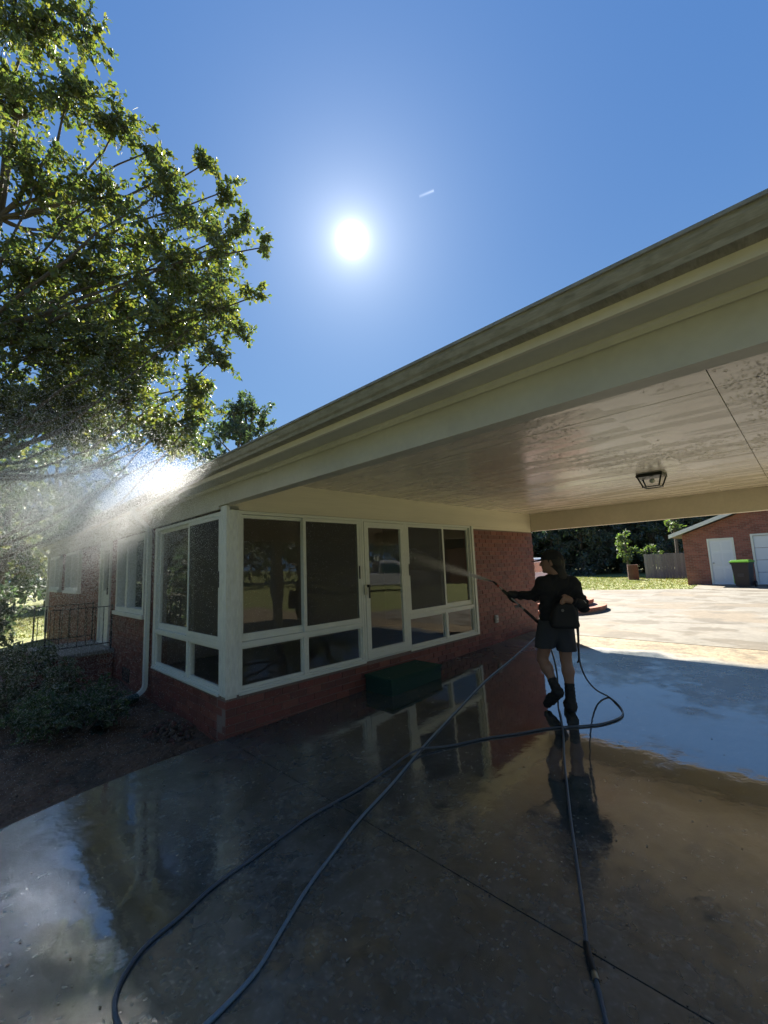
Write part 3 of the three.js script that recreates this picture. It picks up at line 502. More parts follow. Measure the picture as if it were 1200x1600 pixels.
{
  const pts = [], n = 44, g = []; for (let i = 0; i <= n; i++) { const t = i / n; pts.push([-0.17 - 0.62 * t, 0.015 - 0.02 * t, -2.28 + 0.98 * t - 0.25 * Math.sin(t * 3)]); }
  for (let i = 0; i < n; i++) g.push(cone(pts[i], pts[i + 1], i % 2 ? 0.05 : 0.058, i % 2 ? 0.058 : 0.05, 12));
  const d = thing('drain_pipe', 'dark green corrugated drain pipe lying below the downspout', 'pipe'); part('pipe', g, std([0.012, 0.045, 0.035], 0.45, { side: THREE.DoubleSide }), d);
}
{ // lumps of dirt and brick rubble at the wall foot
  const r = rng(66), N = 420, geo = new THREE.IcosahedronGeometry(1, 1), p = geo.attributes.position; for (let i = 0; i < p.count; i++) { const k = 0.75 + 0.5 * vn(p.getX(i) * 3 + 20, p.getY(i) * 3 + p.getZ(i) * 5 + 20); p.setXYZ(i, p.getX(i) * k, p.getY(i) * k * 0.7, p.getZ(i) * k); } geo.computeVertexNormals();
  const m = shade(new THREE.InstancedMesh(geo, std([1, 1, 1], 0.9, { flatShading: true }), N)), c = new THREE.Color();
  for (let i = 0; i < N; i++) {
    const a = r() * 6.28, d = Math.sqrt(r()), far = i > 260, x = far ? -0.1 - 3 * r() : -0.26 + Math.cos(a) * d * 0.22, z = far ? -2.2 + 2.3 * r() : -0.78 + Math.sin(a) * d * 0.36, s = far ? 0.006 + 0.012 * r() * r() : 0.012 + 0.03 * r() * r();
    const y = -0.055 - 0.03 * sstep(z, -0.5, 0.6) - 0.06 * sstep(-x, 1.4, 3.6) + 0.10 * (fbm(x * 2.2, z * 2.2, 4) - 0.5) + 0.035 * (fbm(x * 11, z * 11, 3) - 0.5) + (far ? 0 : 0.09 * (1 - d) * r());
    m.setMatrixAt(i, new THREE.Matrix4().compose(new THREE.Vector3(x, y, z), new THREE.Quaternion().setFromEuler(new THREE.Euler(r() * 6, r() * 6, r() * 6)), new THREE.Vector3(s, s, s)));
    const k = 0.5 + 0.7 * r(), b = r() < 0.25; m.setColorAt(i, c.setRGB((b ? 0.13 : 0.09) * k, (b ? 0.055 : 0.06) * k, 0.042 * k));
  }
  m.name = 'dirt_lumps'; scene.add(m); tag(m, 'lumps of dirt and rubble at the foot of the wall', 'dirt', null, 'stuff');
}
{ // fallen leaf bits on the concrete
  const r = rng(77), N = 260, g = leafGeo, m = shade(new THREE.InstancedMesh(g, std([1, 1, 1], 0.7, { side: THREE.DoubleSide }), N)), c = new THREE.Color();
  for (let i = 0; i < N; i++) {
    const x = -1.9 + 5.2 * Math.pow(r(), 1.2), z = Math.max(0.3, 0.2 + 3.6 * r()), s = 0.01 + 0.026 * r() * r() * r();
    m.setMatrixAt(i, new THREE.Matrix4().compose(new THREE.Vector3(x, (x > 0 ? gy(x) : 0) + 0.003, z), new THREE.Quaternion().setFromEuler(new THREE.Euler((r() - 0.5) * 0.4, r() * 6.3, (r() - 0.5) * 0.4)), new THREE.Vector3(s, s, s)));
    const k = 0.5 + 0.9 * r(); m.setColorAt(i, r() < 0.5 ? c.setRGB(0.30 * k, 0.27 * k, 0.2 * k) : c.setRGB(0.16 * k, 0.10 * k, 0.05 * k));
  }
  m.name = 'leaf_litter'; scene.add(m); tag(m, 'tiny pale leaf scraps scattered over the wet concrete', 'leaf litter', null, 'stuff');
}
{ // grit caught in the joint between the slabs
  const r = rng(78), N = 300, g = new THREE.TetrahedronGeometry(1, 0), m = shade(new THREE.InstancedMesh(g, std([1, 1, 1], 0.9), N)), c = new THREE.Color();
  for (let i = 0; i < N; i++) { const z = 0.05 + 4 * r(), b = Math.pow(Math.abs(2 * r() - 1), 2) * Math.sign(r() - 0.5), s = 0.002 + 0.006 * r() * r() * (vn(z * 3, 4) + 0.2) * 1.4; m.setMatrixAt(i, new THREE.Matrix4().compose(new THREE.Vector3(b * 0.022, 0.0005 + s * 0.2 - (Math.abs(b) < 0.25 ? 0.004 : 0), z), new THREE.Quaternion().setFromEuler(new THREE.Euler(r() * 6, r() * 6, r() * 6)), new THREE.Vector3(s, s, s))); const k = 0.4 + r(); m.setColorAt(i, c.setRGB(0.075 * k, 0.066 * k, 0.05 * k)); }
  m.name = 'joint_grit'; scene.add(m); tag(m, 'dark grit lying along the joint between drive slabs', 'grit', null, 'stuff');
}
{ // turf covered step below the sunroom door
  const s = thing('door_step', 'low step box covered in dark green turf below the sunroom door', 'step', [2.32, 0.055, 0.25]);
  part('tread', rbx(-0.50, 0.50, 0.15, 0.19, -0.245, 0.245, 0.012), std([0.012, 0.06, 0.038], 0.85, { bumpMap: rep(grain, 2), bumpScale: 0.006 }), s);
  part('riser', [rbx(-0.485, 0.485, -0.02, 0.149, 0.2, 0.23, 0.006), rbx(-0.485, -0.455, -0.02, 0.149, -0.235, 0.199, 0.006), rbx(0.455, 0.485, -0.02, 0.149, -0.235, 0.199, 0.006)], std([0.012, 0.05, 0.036], 0.8, { bumpMap: rep(grain, 2), bumpScale: 0.005 }), s);
}
{ // outdoor outlet on the brick
  const o = thing('outlet_box', 'small grey weatherproof outlet box on the red brick wall', 'outlet', [5.106, 0.56, 0.004]);
  part('box', rbx(-0.05, 0.05, -0.07, 0.07, 0, 0.03, 0.006), std([0.35, 0.35, 0.34], 0.5), o); part('cover', rbx(-0.036, 0.036, -0.052, 0.052, 0.031, 0.042, 0.005), std([0.42, 0.42, 0.41], 0.4), o);
  for (const s of [-1, 1]) part('socket', new THREE.CylinderGeometry(0.014, 0.014, 0.006, 12).rotateX(Math.PI / 2).translate(0, s * 0.024, 0.044), std([0.2, 0.2, 0.2], 0.5), o);
}
{ // lantern on the carport ceiling
  const l = thing('ceiling_lantern', 'black four sided glass lantern fixed to the carport ceiling', 'lamp', [4.03, 2.588, 2.955]);
  part('base', rbx(-0.14, 0.14, -0.035, 0, -0.14, 0.14, 0.006), blackMetal, l);
  const top = 0.125, bot = 0.085, y0 = -0.035, y1 = -0.15;
  for (const [sx, sz] of [[1, 1], [1, -1], [-1, 1], [-1, -1]]) part('corner_bar', cone([sx * top, y0, sz * top], [sx * bot, y1, sz * bot], 0.009, 0.009, 4), blackMetal, l);
  part('bottom_frame', frameGeo(-bot - 0.01, bot + 0.01, -bot - 0.01, bot + 0.01, 0.016, 0, 0.012).map((g) => g.rotateX(Math.PI / 2).translate(0, y1, 0)), blackMetal, l);
  for (let k = 0; k < 4; k++) { const g = new THREE.BufferGeometry(); g.setAttribute('position', new THREE.Float32BufferAttribute([-top, y0, top, top, y0, top, -bot, y1, bot, bot, y1, bot], 3)); g.setIndex([0, 2, 1, 1, 2, 3]); g.setAttribute('uv', new THREE.Float32BufferAttribute([0, 1, 1, 1, 0, 0, 1, 0], 2)); g.computeVertexNormals(); g.rotateY(k * Math.PI / 2); part('pane', g, glass, l); }
  part('bottom_pane', new THREE.PlaneGeometry(bot * 1.9, bot * 1.9).rotateX(Math.PI / 2).translate(0, y1 + 0.004, 0), phys([0.8, 0.8, 0.76], 0.5, { transmission: 0.6, thickness: 0 }), l);
  part('bulb', new THREE.SphereGeometry(0.03, 12, 8).translate(0, -0.08, 0), std([0.7, 0.7, 0.66], 0.4), l);
}

// ---------------------------------------------------------------- beyond: garage, bin, fence, barrel, steps, car
{
  const brickTex = colorTex(512, 512, (u, v) => { // far brick: too small to tell apart
    const row = Math.floor(v * 16), x = u * 6 + (row % 2) * 0.5, bi = Math.floor(x), fx = x - bi, fy = v * 16 - row, t = LAT[(bi * 7 + row * 31) & 65535], mo = fx < 0.05 || fy < 0.13; const k = 0.75 + 0.5 * t;
    return mo ? [0.24, 0.18, 0.15] : [0.235 * k, 0.085 * k, 0.058 * k];
  });
  const bm = std([1, 1, 1], 0.85, { map: rep(brickTex, 1 / 1.26, 1 / 1.227) });
  const g = thing('detached_garage', 'detached red brick garage with white door and sloping white eave', 'garage', [22.6, 0.16, 0]);
  const holes = [[0.93, 1.9, 0, 2.1], [2.48, 6.2, 0, 2.2]];
  const front = wallBoxes(0, 7.6, -0.2, 2.35, holes, -0.2, 0).map((k) => k.rotateY(-Math.PI / 2)); // local: u = z, face towards -x
  part('wall', front, bm, g);
  const gs = new THREE.Shape([[0, 2.35], [7.6, 2.35], [3.8, 3.75]].map((p) => new THREE.Vector2(...p)));
  part('gable', metreUV(new THREE.ExtrudeGeometry(gs, { depth: 0.2, bevelEnabled: false }).translate(0, 0, -0.2)).rotateY(-Math.PI / 2), bm, g);
  part('wall', [metreUV(bx(0.201, 8, -0.2, 2.35, 0, 0.2)), metreUV(bx(0.201, 8, -0.2, 2.35, 7.4, 7.6)), metreUV(bx(8, 8.2, -0.2, 2.35, 0, 7.6))], bm, g);
  const slope = (side) => { const p = side > 0 ? [[-0.42, 2.24], [3.8, 3.80], [3.8, 3.92], [-0.45, 2.36]] : [[8.02, 2.24], [3.8, 3.80], [3.8, 3.92], [8.05, 2.36]]; const s = new THREE.Shape(p.map((q) => new THREE.Vector2(...q))); return new THREE.ExtrudeGeometry(s, { depth: 9, bevelEnabled: false }).translate(0, 0, -8.6).rotateY(-Math.PI / 2); };
  part('roof', [slope(1), slope(-1)], std([0.16, 0.155, 0.15], 0.9), g);
  const rake = (p) => new THREE.ExtrudeGeometry(new THREE.Shape(p.map((q) => new THREE.Vector2(...q))), { depth: 0.03, bevelEnabled: false }).translate(0, 0, 0.402).rotateY(-Math.PI / 2);
  part('rake_board', [rake([[-0.47, 2.2], [3.8, 3.79], [3.8, 3.95], [-0.47, 2.38]]), rake([[8.07, 2.2], [3.8, 3.79], [3.8, 3.95], [8.07, 2.38]])], white, g);
  const d = new THREE.Group(); d.name = 'door'; d.rotation.y = -Math.PI / 2; g.add(d);
  part('door_frame', frameGeo(0.93, 1.9, 0, 2.1, 0.07, -0.1, 0.02, 0.001), white, d); part('door_leaf', bx(1.002, 1.828, 0.01, 2.028, -0.06, -0.02), std([0.7, 0.72, 0.73], 0.5), d); for (const [a, b] of [[0.15, 0.72], [0.86, 1.42], [1.55, 1.92]]) for (const x of [1.08, 1.45]) part('door_panel', rbx(x, x + 0.3, a, b, -0.03, -0.012, 0.008), std([0.66, 0.68, 0.69], 0.5), d); part('handle', new THREE.SphereGeometry(0.035, 10, 8).translate(1.08, 0.98, 0.02), steel, d);
  const gd = new THREE.Group(); gd.name = 'garage_door'; gd.rotation.y = -Math.PI / 2; g.add(gd);
  part('door_frame', frameGeo(2.48, 6.2, 0, 2.2, 0.08, -0.1, 0.02, 0.001), white, gd);
  for (let k = 0; k < 4; k++) part('panel', rbx(2.565, 6.115, 0.01 + k * 0.527, 0.525 + k * 0.527, -0.07, -0.03, 0.01), std([0.7, 0.72, 0.73], 0.5), gd);
}
{
  const b = thing('wheeled_bin', 'black wheeled rubbish bin with lime green lid before the garage', 'bin', [20.9, 0.17, 2.22], -1.75);
  const bodyG = new THREE.BoxGeometry(0.56, 0.95, 0.66), p = bodyG.attributes.position; for (let i = 0; i < p.count; i++) { const k = p.getY(i) < 0 ? 0.8 : 1; p.setX(i, p.getX(i) * k); p.setZ(i, p.getZ(i) * k); } bodyG.translate(0, 0.52, 0); bodyG.computeVertexNormals();
  part('body', bodyG, std([0.014, 0.013, 0.014], 0.5), b);
  const lime = std([0.16, 0.42, 0.02], 0.5);
  part('lid', [rbx(-0.33, 0.33, 1.0, 1.06, -0.38, 0.38, 0.02), rbx(-0.29, 0.29, 1.05, 1.10, -0.3, 0.32, 0.02)], lime, b);
  part('rim', rbx(-0.31, 0.31, 0.93, 0.995, -0.36, 0.36, 0.01), std([0.014, 0.013, 0.014], 0.5), b);
  part('handle', tube([[-0.24, 0.98, -0.36], [-0.24, 1.0, -0.43], [0.24, 1.0, -0.43], [0.24, 0.98, -0.36]], 0.016, 20, 6), blackMetal, b);
  for (const s of [-1, 1]) { const w = part('wheel', new THREE.CylinderGeometry(0.12, 0.12, 0.06, 18).rotateZ(Math.PI / 2).translate(s * 0.27, 0.12, -0.32), std([0.01, 0.01, 0.01], 0.7), b); part('hub', new THREE.CylinderGeometry(0.05, 0.05, 0.066, 12).rotateZ(Math.PI / 2).translate(s * 0.27, 0.12, -0.32), std([0.2, 0.2, 0.2], 0.5), w); }
  part('front_mark', rbx(-0.11, 0.11, 0.42, 0.56, 0.315, 0.322, 0.002), std([0.035, 0.033, 0.033], 0.5), b);
  part('side_panel', rbx(-0.318, -0.292, 0.12, 0.92, -0.3, 0.1, 0.01), lime, b);
}
{
  const f = thing('wooden_fence', 'weathered grey board fence between lawn and wood', 'fence', [30, 0.12, -3.5]), r = rng(88), m = [0, 1, 2].map((k) => std([0.15 + 0.03 * k, 0.145 + 0.03 * k, 0.145 + 0.03 * k], 0.9));
  for (let i = 0; i < 26; i++) { const h = 1.55 + 0.05 * r(), z = i * 0.165; const b = part('board', bx(-0.01, 0.01, 0.02, h, z, z + 0.152), m[Math.floor(r() * 3)], f); b.rotation.z = (r() - 0.5) * 0.01; }
  for (const y of [0.35, 1.2]) part('rail', bx(0.015, 0.055, y, y + 0.09, 0, 4.2), m[0], f);
}
{
  const b = thing('rusty_barrel', 'rust brown steel barrel standing on the lawn before the wood', 'barrel', [28.2, 0.1, -3.75]);
  const rust = std([1, 1, 1], 0.85, { map: colorTex(128, 128, (u, v) => { const k = 0.6 + 0.8 * fbm(u * 10, v * 10, 4); return [0.11 * k, 0.048 * k, 0.03 * k]; }) });
  part('drum', new THREE.LatheGeometry([[0, 0], [0.3, 0], [0.31, 0.02], [0.3, 0.04], [0.3, 0.3], [0.315, 0.32], [0.3, 0.34], [0.3, 0.62], [0.315, 0.64], [0.3, 0.66], [0.3, 0.94], [0.315, 0.96], [0.29, 0.97], [0.28, 0.9]].map((p) => new THREE.Vector2(...p)), 24), rust, b);
}
const roundBrick = new THREE.BoxGeometry(0.2, 0.088, 0.1), sunBricks = [[0.30, 0.115, 0.065], [0.26, 0.10, 0.06], [0.34, 0.14, 0.085]].map((c) => std(c, 0.85));
{ // rounded brick steps outside the far wall
  const s = thing('round_brick_steps', 'rounded orange red brick steps just beyond the carport corner', 'steps', [10.35, 0.16, -1.85]);
  const r = rng(90), H = [[2.0, 0.0, 0.15], [1.68, 0.15, 0.3], [1.36, 0.3, 0.45]];
  for (const [R, y0, y1] of H) {
    part('core', new THREE.CylinderGeometry(R - 0.03, R - 0.03, y1 - y0 - 0.01, 48).translate(0, (y0 + y1) / 2 - 0.005, 0), mortar, s);
    const n = Math.floor(2 * Math.PI * R / 0.115);
    for (let i = 0; i < n; i++) { const a = i / n * 6.2832; if (Math.cos(a) < -0.35 && Math.sin(a) < 0.2) continue; const b = part('brick', roundBrick, sunBricks[Math.floor(r() * 3)], s); b.position.set(Math.cos(a) * (R - 0.1), y1 - 0.045, Math.sin(a) * (R - 0.1)); b.rotation.y = -a; }
  }
}
function car(name, label, pos, turn, paint, pickup) {
  const c = thing(name, label, 'car', pos, turn), L = pickup ? 2.7 : 2.25;
  const prof = pickup ? [[-2.7, 0.4], [-2.7, 0.98], [-0.75, 1.02], [-0.72, 1.02], [-0.6, 1.72], [-0.3, 1.78], [0.55, 1.76], [1.15, 1.12], [2.5, 1.0], [2.7, 0.8], [2.7, 0.4]] : [[-2.2, 0.35], [-2.25, 0.8], [-2.1, 0.95], [-1.7, 1.38], [-1.2, 1.46], [0.2, 1.46], [1.05, 0.98], [2.0, 0.86], [2.25, 0.65], [2.25, 0.35]];
  const s = new THREE.Shape(prof.map((p) => new THREE.Vector2(...p)));
  part('body', new THREE.ExtrudeGeometry(s, { depth: 1.56, bevelEnabled: true, bevelSize: 0.07, bevelThickness: 0.1, bevelSegments: 3 }).translate(0, 0, -0.78), phys(paint, 0.35, { clearcoat: 1, clearcoatRoughness: 0.05 }), c);
  const wn = pickup ? [[-0.62, 1.08], [-0.5, 1.66], [0.5, 1.66], [1.0, 1.1]] : [[-1.65, 0.98], [-1.5, 1.34], [0.15, 1.36], [0.85, 0.99]], ws = new THREE.Shape(wn.map((p) => new THREE.Vector2(...p))), tint = phys([0.03, 0.06, 0.065], 0.05, { clearcoat: 1 });
  for (const k of [-1, 1]) part('window', new THREE.ExtrudeGeometry(ws, { depth: 0.012, bevelEnabled: false }).translate(0, 0, k > 0 ? 0.878 : -0.89), tint, c);
  const wsx = pickup ? [0.62, 1.14, 1.72, 1.12] : [0.26, 1.05, 1.42, 1.0]; 
  { const g = new THREE.BufferGeometry(); g.setAttribute('position', new THREE.Float32BufferAttribute([wsx[0] + 0.085, wsx[2] - 0.02, -0.68, wsx[0] + 0.085, wsx[2] - 0.02, 0.68, wsx[1] + 0.06, wsx[3] + 0.05, -0.74, wsx[1] + 0.06, wsx[3] + 0.05, 0.74], 3)); g.setIndex([0, 1, 2, 2, 1, 3]); g.setAttribute('uv', new THREE.Float32BufferAttribute(new Float32Array(8), 2)); g.computeVertexNormals(); part('windscreen', g, tint, c); }
  for (const x of [-L * 0.6, L * 0.6]) for (const z of [-0.82, 0.82]) { const w = part('wheel', new THREE.TorusGeometry(0.24, 0.09, 10, 24).translate(x, 0.33, z), std([0.012, 0.012, 0.012], 0.8), c); part('rim', new THREE.CylinderGeometry(0.2, 0.2, 0.12, 18).rotateX(Math.PI / 2).translate(x, 0.33, z), steel, w); }
  for (const z of [-0.6, 0.6]) part('headlight', rbx(L - 0.02, L + 0.09, 0.66, 0.78, z - 0.16, z + 0.16, 0.02), std([0.75, 0.75, 0.72], 0.2), c);
  return c;
}
car('parked_car', 'white parked car half hidden behind the brick wall corner', [14.5, 0.165, -4.1], 0.06, [0.75, 0.76, 0.76], false);

// ---------------------------------------------------------------- what the sunroom glass mirrors: across the road, right of the viewpoint
car('pickup_truck', 'silver pickup truck mirrored in the sunroom door glass', [16.5, 0.12, 14.2], 0.5, [0.32, 0.33, 0.34], true);
{
  const h = thing('neighbour_house', 'low brick house with white eave mirrored in the sunroom glass', 'house', [27, 0.1, 19]);
  h.rotation.y = -0.9;
  const holes = [[-4.5, -3.2, 0.8, 2.0], [-1, 0, 0, 2.1], [2.5, 4.2, 0.8, 2.0]];
  part('wall', wallBoxes(-6, 6, -0.2, 2.6, holes, -7, 0), std([0.27, 0.12, 0.09], 0.9), h);
  for (const [a, b, c, d] of holes) { const w = new THREE.Group(); w.name = c ? 'window' : 'door'; h.add(w); part('frame', frameGeo(a, b, c, d, 0.09, -0.1, 0.03), white, w); part(c ? 'pane' : 'leaf', bx(a + 0.09, b - 0.09, c + 0.09, d - 0.09, -0.08, -0.04), c ? std([0.03, 0.035, 0.04], 0.1) : white, w); }
  const s = new THREE.Shape([[-7.6, 2.6], [0.6, 2.6], [-3.5, 4.4]].map((p) => new THREE.Vector2(...p)));
  part('roof', new THREE.ExtrudeGeometry(s, { depth: 13.2, bevelEnabled: false }).rotateY(Math.PI / 2).scale(1, 1, -1).translate(-6.6, 0, 0).rotateY(0), std([0.12, 0.11, 0.105], 0.9), h);
  part('eave', bx(-6.7, 6.7, 2.42, 2.62, 0.55, 0.66), white, h);
}
[[11, 24, 11, 3.6, 'broad tree across the road mirrored left in the sunroom glass'], [19, 27, 12, 4, 'tall tree across the road mirrored in the sunroom door'], [33, 10, 12, 3.8, 'tall tree beside the neighbour house mirrored in the far sunroom panes'], [3, 22, 11, 3.6, 'broad tree mirrored at the sunroom corner window']].forEach(([x, z, h, s, label], i) => tree('street_tree', label, [x, 0.05, z], h, s, 340 + i, { low: 0.12, clumps: 16, leaf: 0.45, twigs: 3, per: 18, palette: DARK, group: 'trees across the road' }));
[[-7, 8.5, 11, 3.6, 'added unseen tall dark tree left of the drive behind the viewpoint, darkening the eave'], [-3, 15, 12, 3.8, 'added unseen tall dark tree behind the viewpoint beside the drive, darkening the eave'], [-9, -2, 9, 3.2, 'dark tree left of the drive mirrored in the side panes'], [-8.5, -8.5, 10, 3.2, 'dark tree in the side yard beyond the hedge'], [-10, 3.5, 9, 3.2, 'dark tree left of the drive opposite the sunroom corner']].forEach(([x, z, h, s, label], i) => tree('side_tree', label, [x, 0, z], h, s, 350 + i, { low: 0.1, clumps: 16, leaf: 0.4, twigs: 4, per: 18, palette: DARK, group: 'trees of the side yard' }));  // the two behind the viewpoint are unseen, added to darken the eave

// ---------------------------------------------------------------- the person
const PF = [2.547, 0.063, 2.311], PT = -0.7888;
const plc = (a, b, z) => [PF[0] + a * Math.cos(PT) + z * Math.sin(PT), PF[1] + b, PF[2] - a * Math.sin(PT) + z * Math.cos(PT)];
const cap = (x, y, z, a, b, r0, r1) => { const dx = b[0] - a[0], dy = b[1] - a[1], dz = b[2] - a[2], t = clamp(((x - a[0]) * dx + (y - a[1]) * dy + (z - a[2]) * dz) / (dx * dx + dy * dy + dz * dz + 1e-9), 0, 1), ex = x - a[0] - dx * t, ey = y - a[1] - dy * t, ez = z - a[2] - dz * t; return Math.sqrt(ex * ex + ey * ey + ez * ez) - (r0 + (r1 - r0) * t); };
const smin = (a, b, k) => { const h = Math.max(k - Math.abs(a - b), 0) / k; return Math.min(a, b) - h * h * k * 0.25; };
const ell = (x, y, z, c, r) => { const px = (x - c[0]) / r[0], py = (y - c[1]) / r[1], pz = (z - c[2]) / r[2], k = Math.sqrt(px * px + py * py + pz * pz); return (k - 1) * Math.min(...r); };
function meshField(fn, lo, hi, n) {
  const mc = new MarchingCubes(n, blackMetal, false, false, 160000); mc.isolation = 0; mc.reset();
  const h = n / 2;
  for (let k = 0; k < n; k++) for (let j = 0; j < n; j++) for (let i = 0; i < n; i++) {
    const x = lerp(lo[0], hi[0], ((i - h) / h + 1) / 2), y = lerp(lo[1], hi[1], ((j - h) / h + 1) / 2), z = lerp(lo[2], hi[2], ((k - h) / h + 1) / 2);
    mc.field[i + j * n + k * n * n] = -fn(x, y, z);
  }
  mc.update();
  const c = mc.count, p = new Float32Array(c * 3);
  for (let i = 0; i < c; i++) for (let a = 0; a < 3; a++) p[3 * i + a] = lerp(lo[a], hi[a], (mc.positionArray[3 * i + a] + 1) / 2);
  let g = new THREE.BufferGeometry(); g.setAttribute('position', new THREE.BufferAttribute(p, 3));
  g = mergeVertices(g, 1e-5); g.computeVertexNormals(); g.setAttribute('uv', new THREE.BufferAttribute(new Float32Array(g.attributes.position.count * 2), 2)); return g;
}
const chain = (x, y, z, bones, k) => { let d = 1e9; for (const b of bones) d = smin(d, cap(x, y, z, ...b), k); return d; };
{
  const P = thing('person', 'person in black shirt, dark shorts and cap aiming a spray wand at the sunroom', 'person', PF, PT);
  const skin = phys([0.30, 0.165, 0.115], 0.5), cloth = std([0.012, 0.012, 0.016], 0.85, { bumpMap: rep(coarse, 1), bumpScale: 0.002 }), shortsM = std([0.035, 0.038, 0.048], 0.85), bootM = std([0.016, 0.015, 0.014], 0.7), hairM = std([0.018, 0.013, 0.010], 0.6);
  const hc = [-0.057, 1.508, -0.005], fd = [-0.90, 0, -0.43], at = (f, u, s = 0) => [hc[0] + fd[0] * f - fd[2] * s, hc[1] + u, hc[2] + fd[2] * f + fd[0] * s];
  const lsh = [-0.157, 1.285, -0.02], lel = [-0.216, 1.157, -0.12], lwr = [-0.345, 1.162, -0.262], rsh = [0.129, 1.272, 0.02], rel = [0.184, 1.059, 0.1], rwr = [0.05, 1.105, 0.185];
  const lhip = [-0.160, 0.81, -0.0], rhip = [0.005, 0.803, 0], lkn = [-0.204, 0.505, -0.1], lan = [-0.143, 0.285, 0.0], rkn = [0.011, 0.503, -0.02], ran = [0.008, 0.19, 0.02];
  const bodyF = (x, y, z) => {
    let d = chain(x, y, z, [[[-0.03, 1.40, 0.0], [-0.028, 1.3, 0], 0.052, 0.062], [lsh, rsh, 0.06, 0.06], [[-0.1, 1.24, 0], [-0.12, 0.86, 0], 0.09, 0.09], [[0.07, 1.24, 0], [0.0, 0.86, 0], 0.09, 0.09], [lsh, lel, 0.045, 0.04], [lel, lwr, 0.038, 0.028], [rsh, rel, 0.045, 0.04], [rel, rwr, 0.038, 0.028]], 0.05);
    d = smin(d, chain(x, y, z, [[lhip, lkn, 0.085, 0.056], [rhip, rkn, 0.085, 0.056]], 0.03), 0.03);
    const calf = [lkn[0] * 0.65 + lan[0] * 0.35, lkn[1] * 0.65 + lan[1] * 0.35, lkn[2] * 0.65 + lan[2] * 0.35 + 0.015], rc = [0.012, 0.40, 0.006];
    d = smin(d, chain(x, y, z, [[lkn, calf, 0.052, 0.056], [calf, lan, 0.056, 0.036], [rkn, rc, 0.052, 0.057], [rc, ran, 0.057, 0.037]], 0.03), 0.02);
    return d;
  };
  const headF = (x, y, z) => {
    // head in its own axes
    const dx = x - hc[0], dy = y - hc[1], dz = z - hc[2], f = dx * fd[0] + dz * fd[2], s = dx * -fd[2] + dz * fd[0];
    let d = ell(f, dy, s, [-0.012, 0.02, 0], [0.098, 0.105, 0.076]);
    d = smin(d, ell(f, dy, s, [0.03, -0.055, 0], [0.062, 0.062, 0.056]), 0.04);                     // jaw
    d = smin(d, cap(f, dy, s, [0.088, 0.012, 0], [0.108, -0.022, 0], 0.008, 0.013), 0.018);           // nose
    d = smin(d, cap(f, dy, s, [0.088, -0.052, -0.015], [0.088, -0.052, 0.015], 0.007, 0.007), 0.012); // lips
    d = smin(d, cap(f, dy, s, [0.078, -0.092, -0.01], [0.078, -0.092, 0.01], 0.014, 0.014), 0.02);    // chin
    for (const k of [-1, 1]) { d = smin(d, ell(f, dy, s, [-0.005, -0.005, k * 0.076], [0.02, 0.032, 0.010]), 0.006); d = Math.max(d, -ell(f, dy, s, [0.096, 0.012, k * 0.032], [0.014, 0.009, 0.014])); }
    return smin(d, cap(f, dy, s, [-0.015, -0.07, 0], [-0.03, -0.14, 0], 0.052, 0.056), 0.03);
  };
  const handR = [[rwr, [0.0, 1.135, 0.2], 0.028, 0.034], [[0.01, 1.125, 0.2], [-0.03, 1.135, 0.215], 0.03, 0.026]]; // palm
  const handF = (x, y, z) => {
    let d = chain(x, y, z, handR, 0.02);
    for (let k = 0; k < 4; k++) { const o = k * 0.019, l = [0.028, 0.032, 0.031, 0.024][k]; const a = [-0.028 - o * 0.35, 1.152 - o * 0.9, 0.205 + o * 0.1], b = [a[0] - l, a[1] + 0.004, a[2] + 0.022], c = [b[0] - l * 0.55, b[1] - 0.016, b[2] - 0.006], e = [c[0] + 0.004, c[1] - 0.016, c[2] - 0.012]; d = Math.min(smin(d, cap(x, y, z, a, b, 0.0105, 0.0095), 0.012), cap(x, y, z, b, c, 0.0095, 0.0085), cap(x, y, z, c, e, 0.0085, 0.0075)); }
    return Math.min(smin(d, cap(x, y, z, [0.0, 1.16, 0.195], [-0.03, 1.178, 0.2], 0.0125, 0.011), 0.012), cap(x, y, z, [-0.03, 1.178, 0.2], [-0.056, 1.172, 0.212], 0.011, 0.009));
  };
  part('body', [meshField(bodyF, [-0.42, 0.1, -0.42], [0.32, 1.5, 0.32], 100), meshField(headF, [-0.22, 1.34, -0.17], [0.1, 1.66, 0.15], 72), meshField(handF, [-0.14, 1.04, 0.1], [0.1, 1.22, 0.28], 60)].map((g) => g.toNonIndexed()), skin, P);
  part('shirt', meshField((x, y, z) => {
    let d = chain(x, y, z, [[lsh, rsh, 0.078, 0.078], [[-0.1, 1.24, 0], [-0.115, 0.88, 0], 0.105, 0.115], [[0.07, 1.24, 0], [0.005, 0.88, 0], 0.105, 0.115], [[-0.03, 1.36, 0], [-0.028, 1.3, 0], 0.066, 0.085]], 0.06);
    d = smin(d, chain(x, y, z, [[lsh, lel, 0.068, 0.06], [lel, lwr, 0.056, 0.043], [rsh, rel, 0.070, 0.062], [rel, rwr, 0.058, 0.044]], 0.02), 0.04);
    d += (0.007 * Math.sin(y * 42 + x * 30 + Math.sin(z * 25) * 2) + 0.005 * Math.sin(y * 85 - x * 55 + Math.sin(x * 40) * 1.5)) * (y < 1.2 ? 1 : 0.6);
    return Math.max(d, 0.855 - y + 0.02 * Math.sin(x * 20), y - 1.385);
  }, [-0.44, 0.8, -0.4], [0.34, 1.44, 0.32], 96), cloth, P);
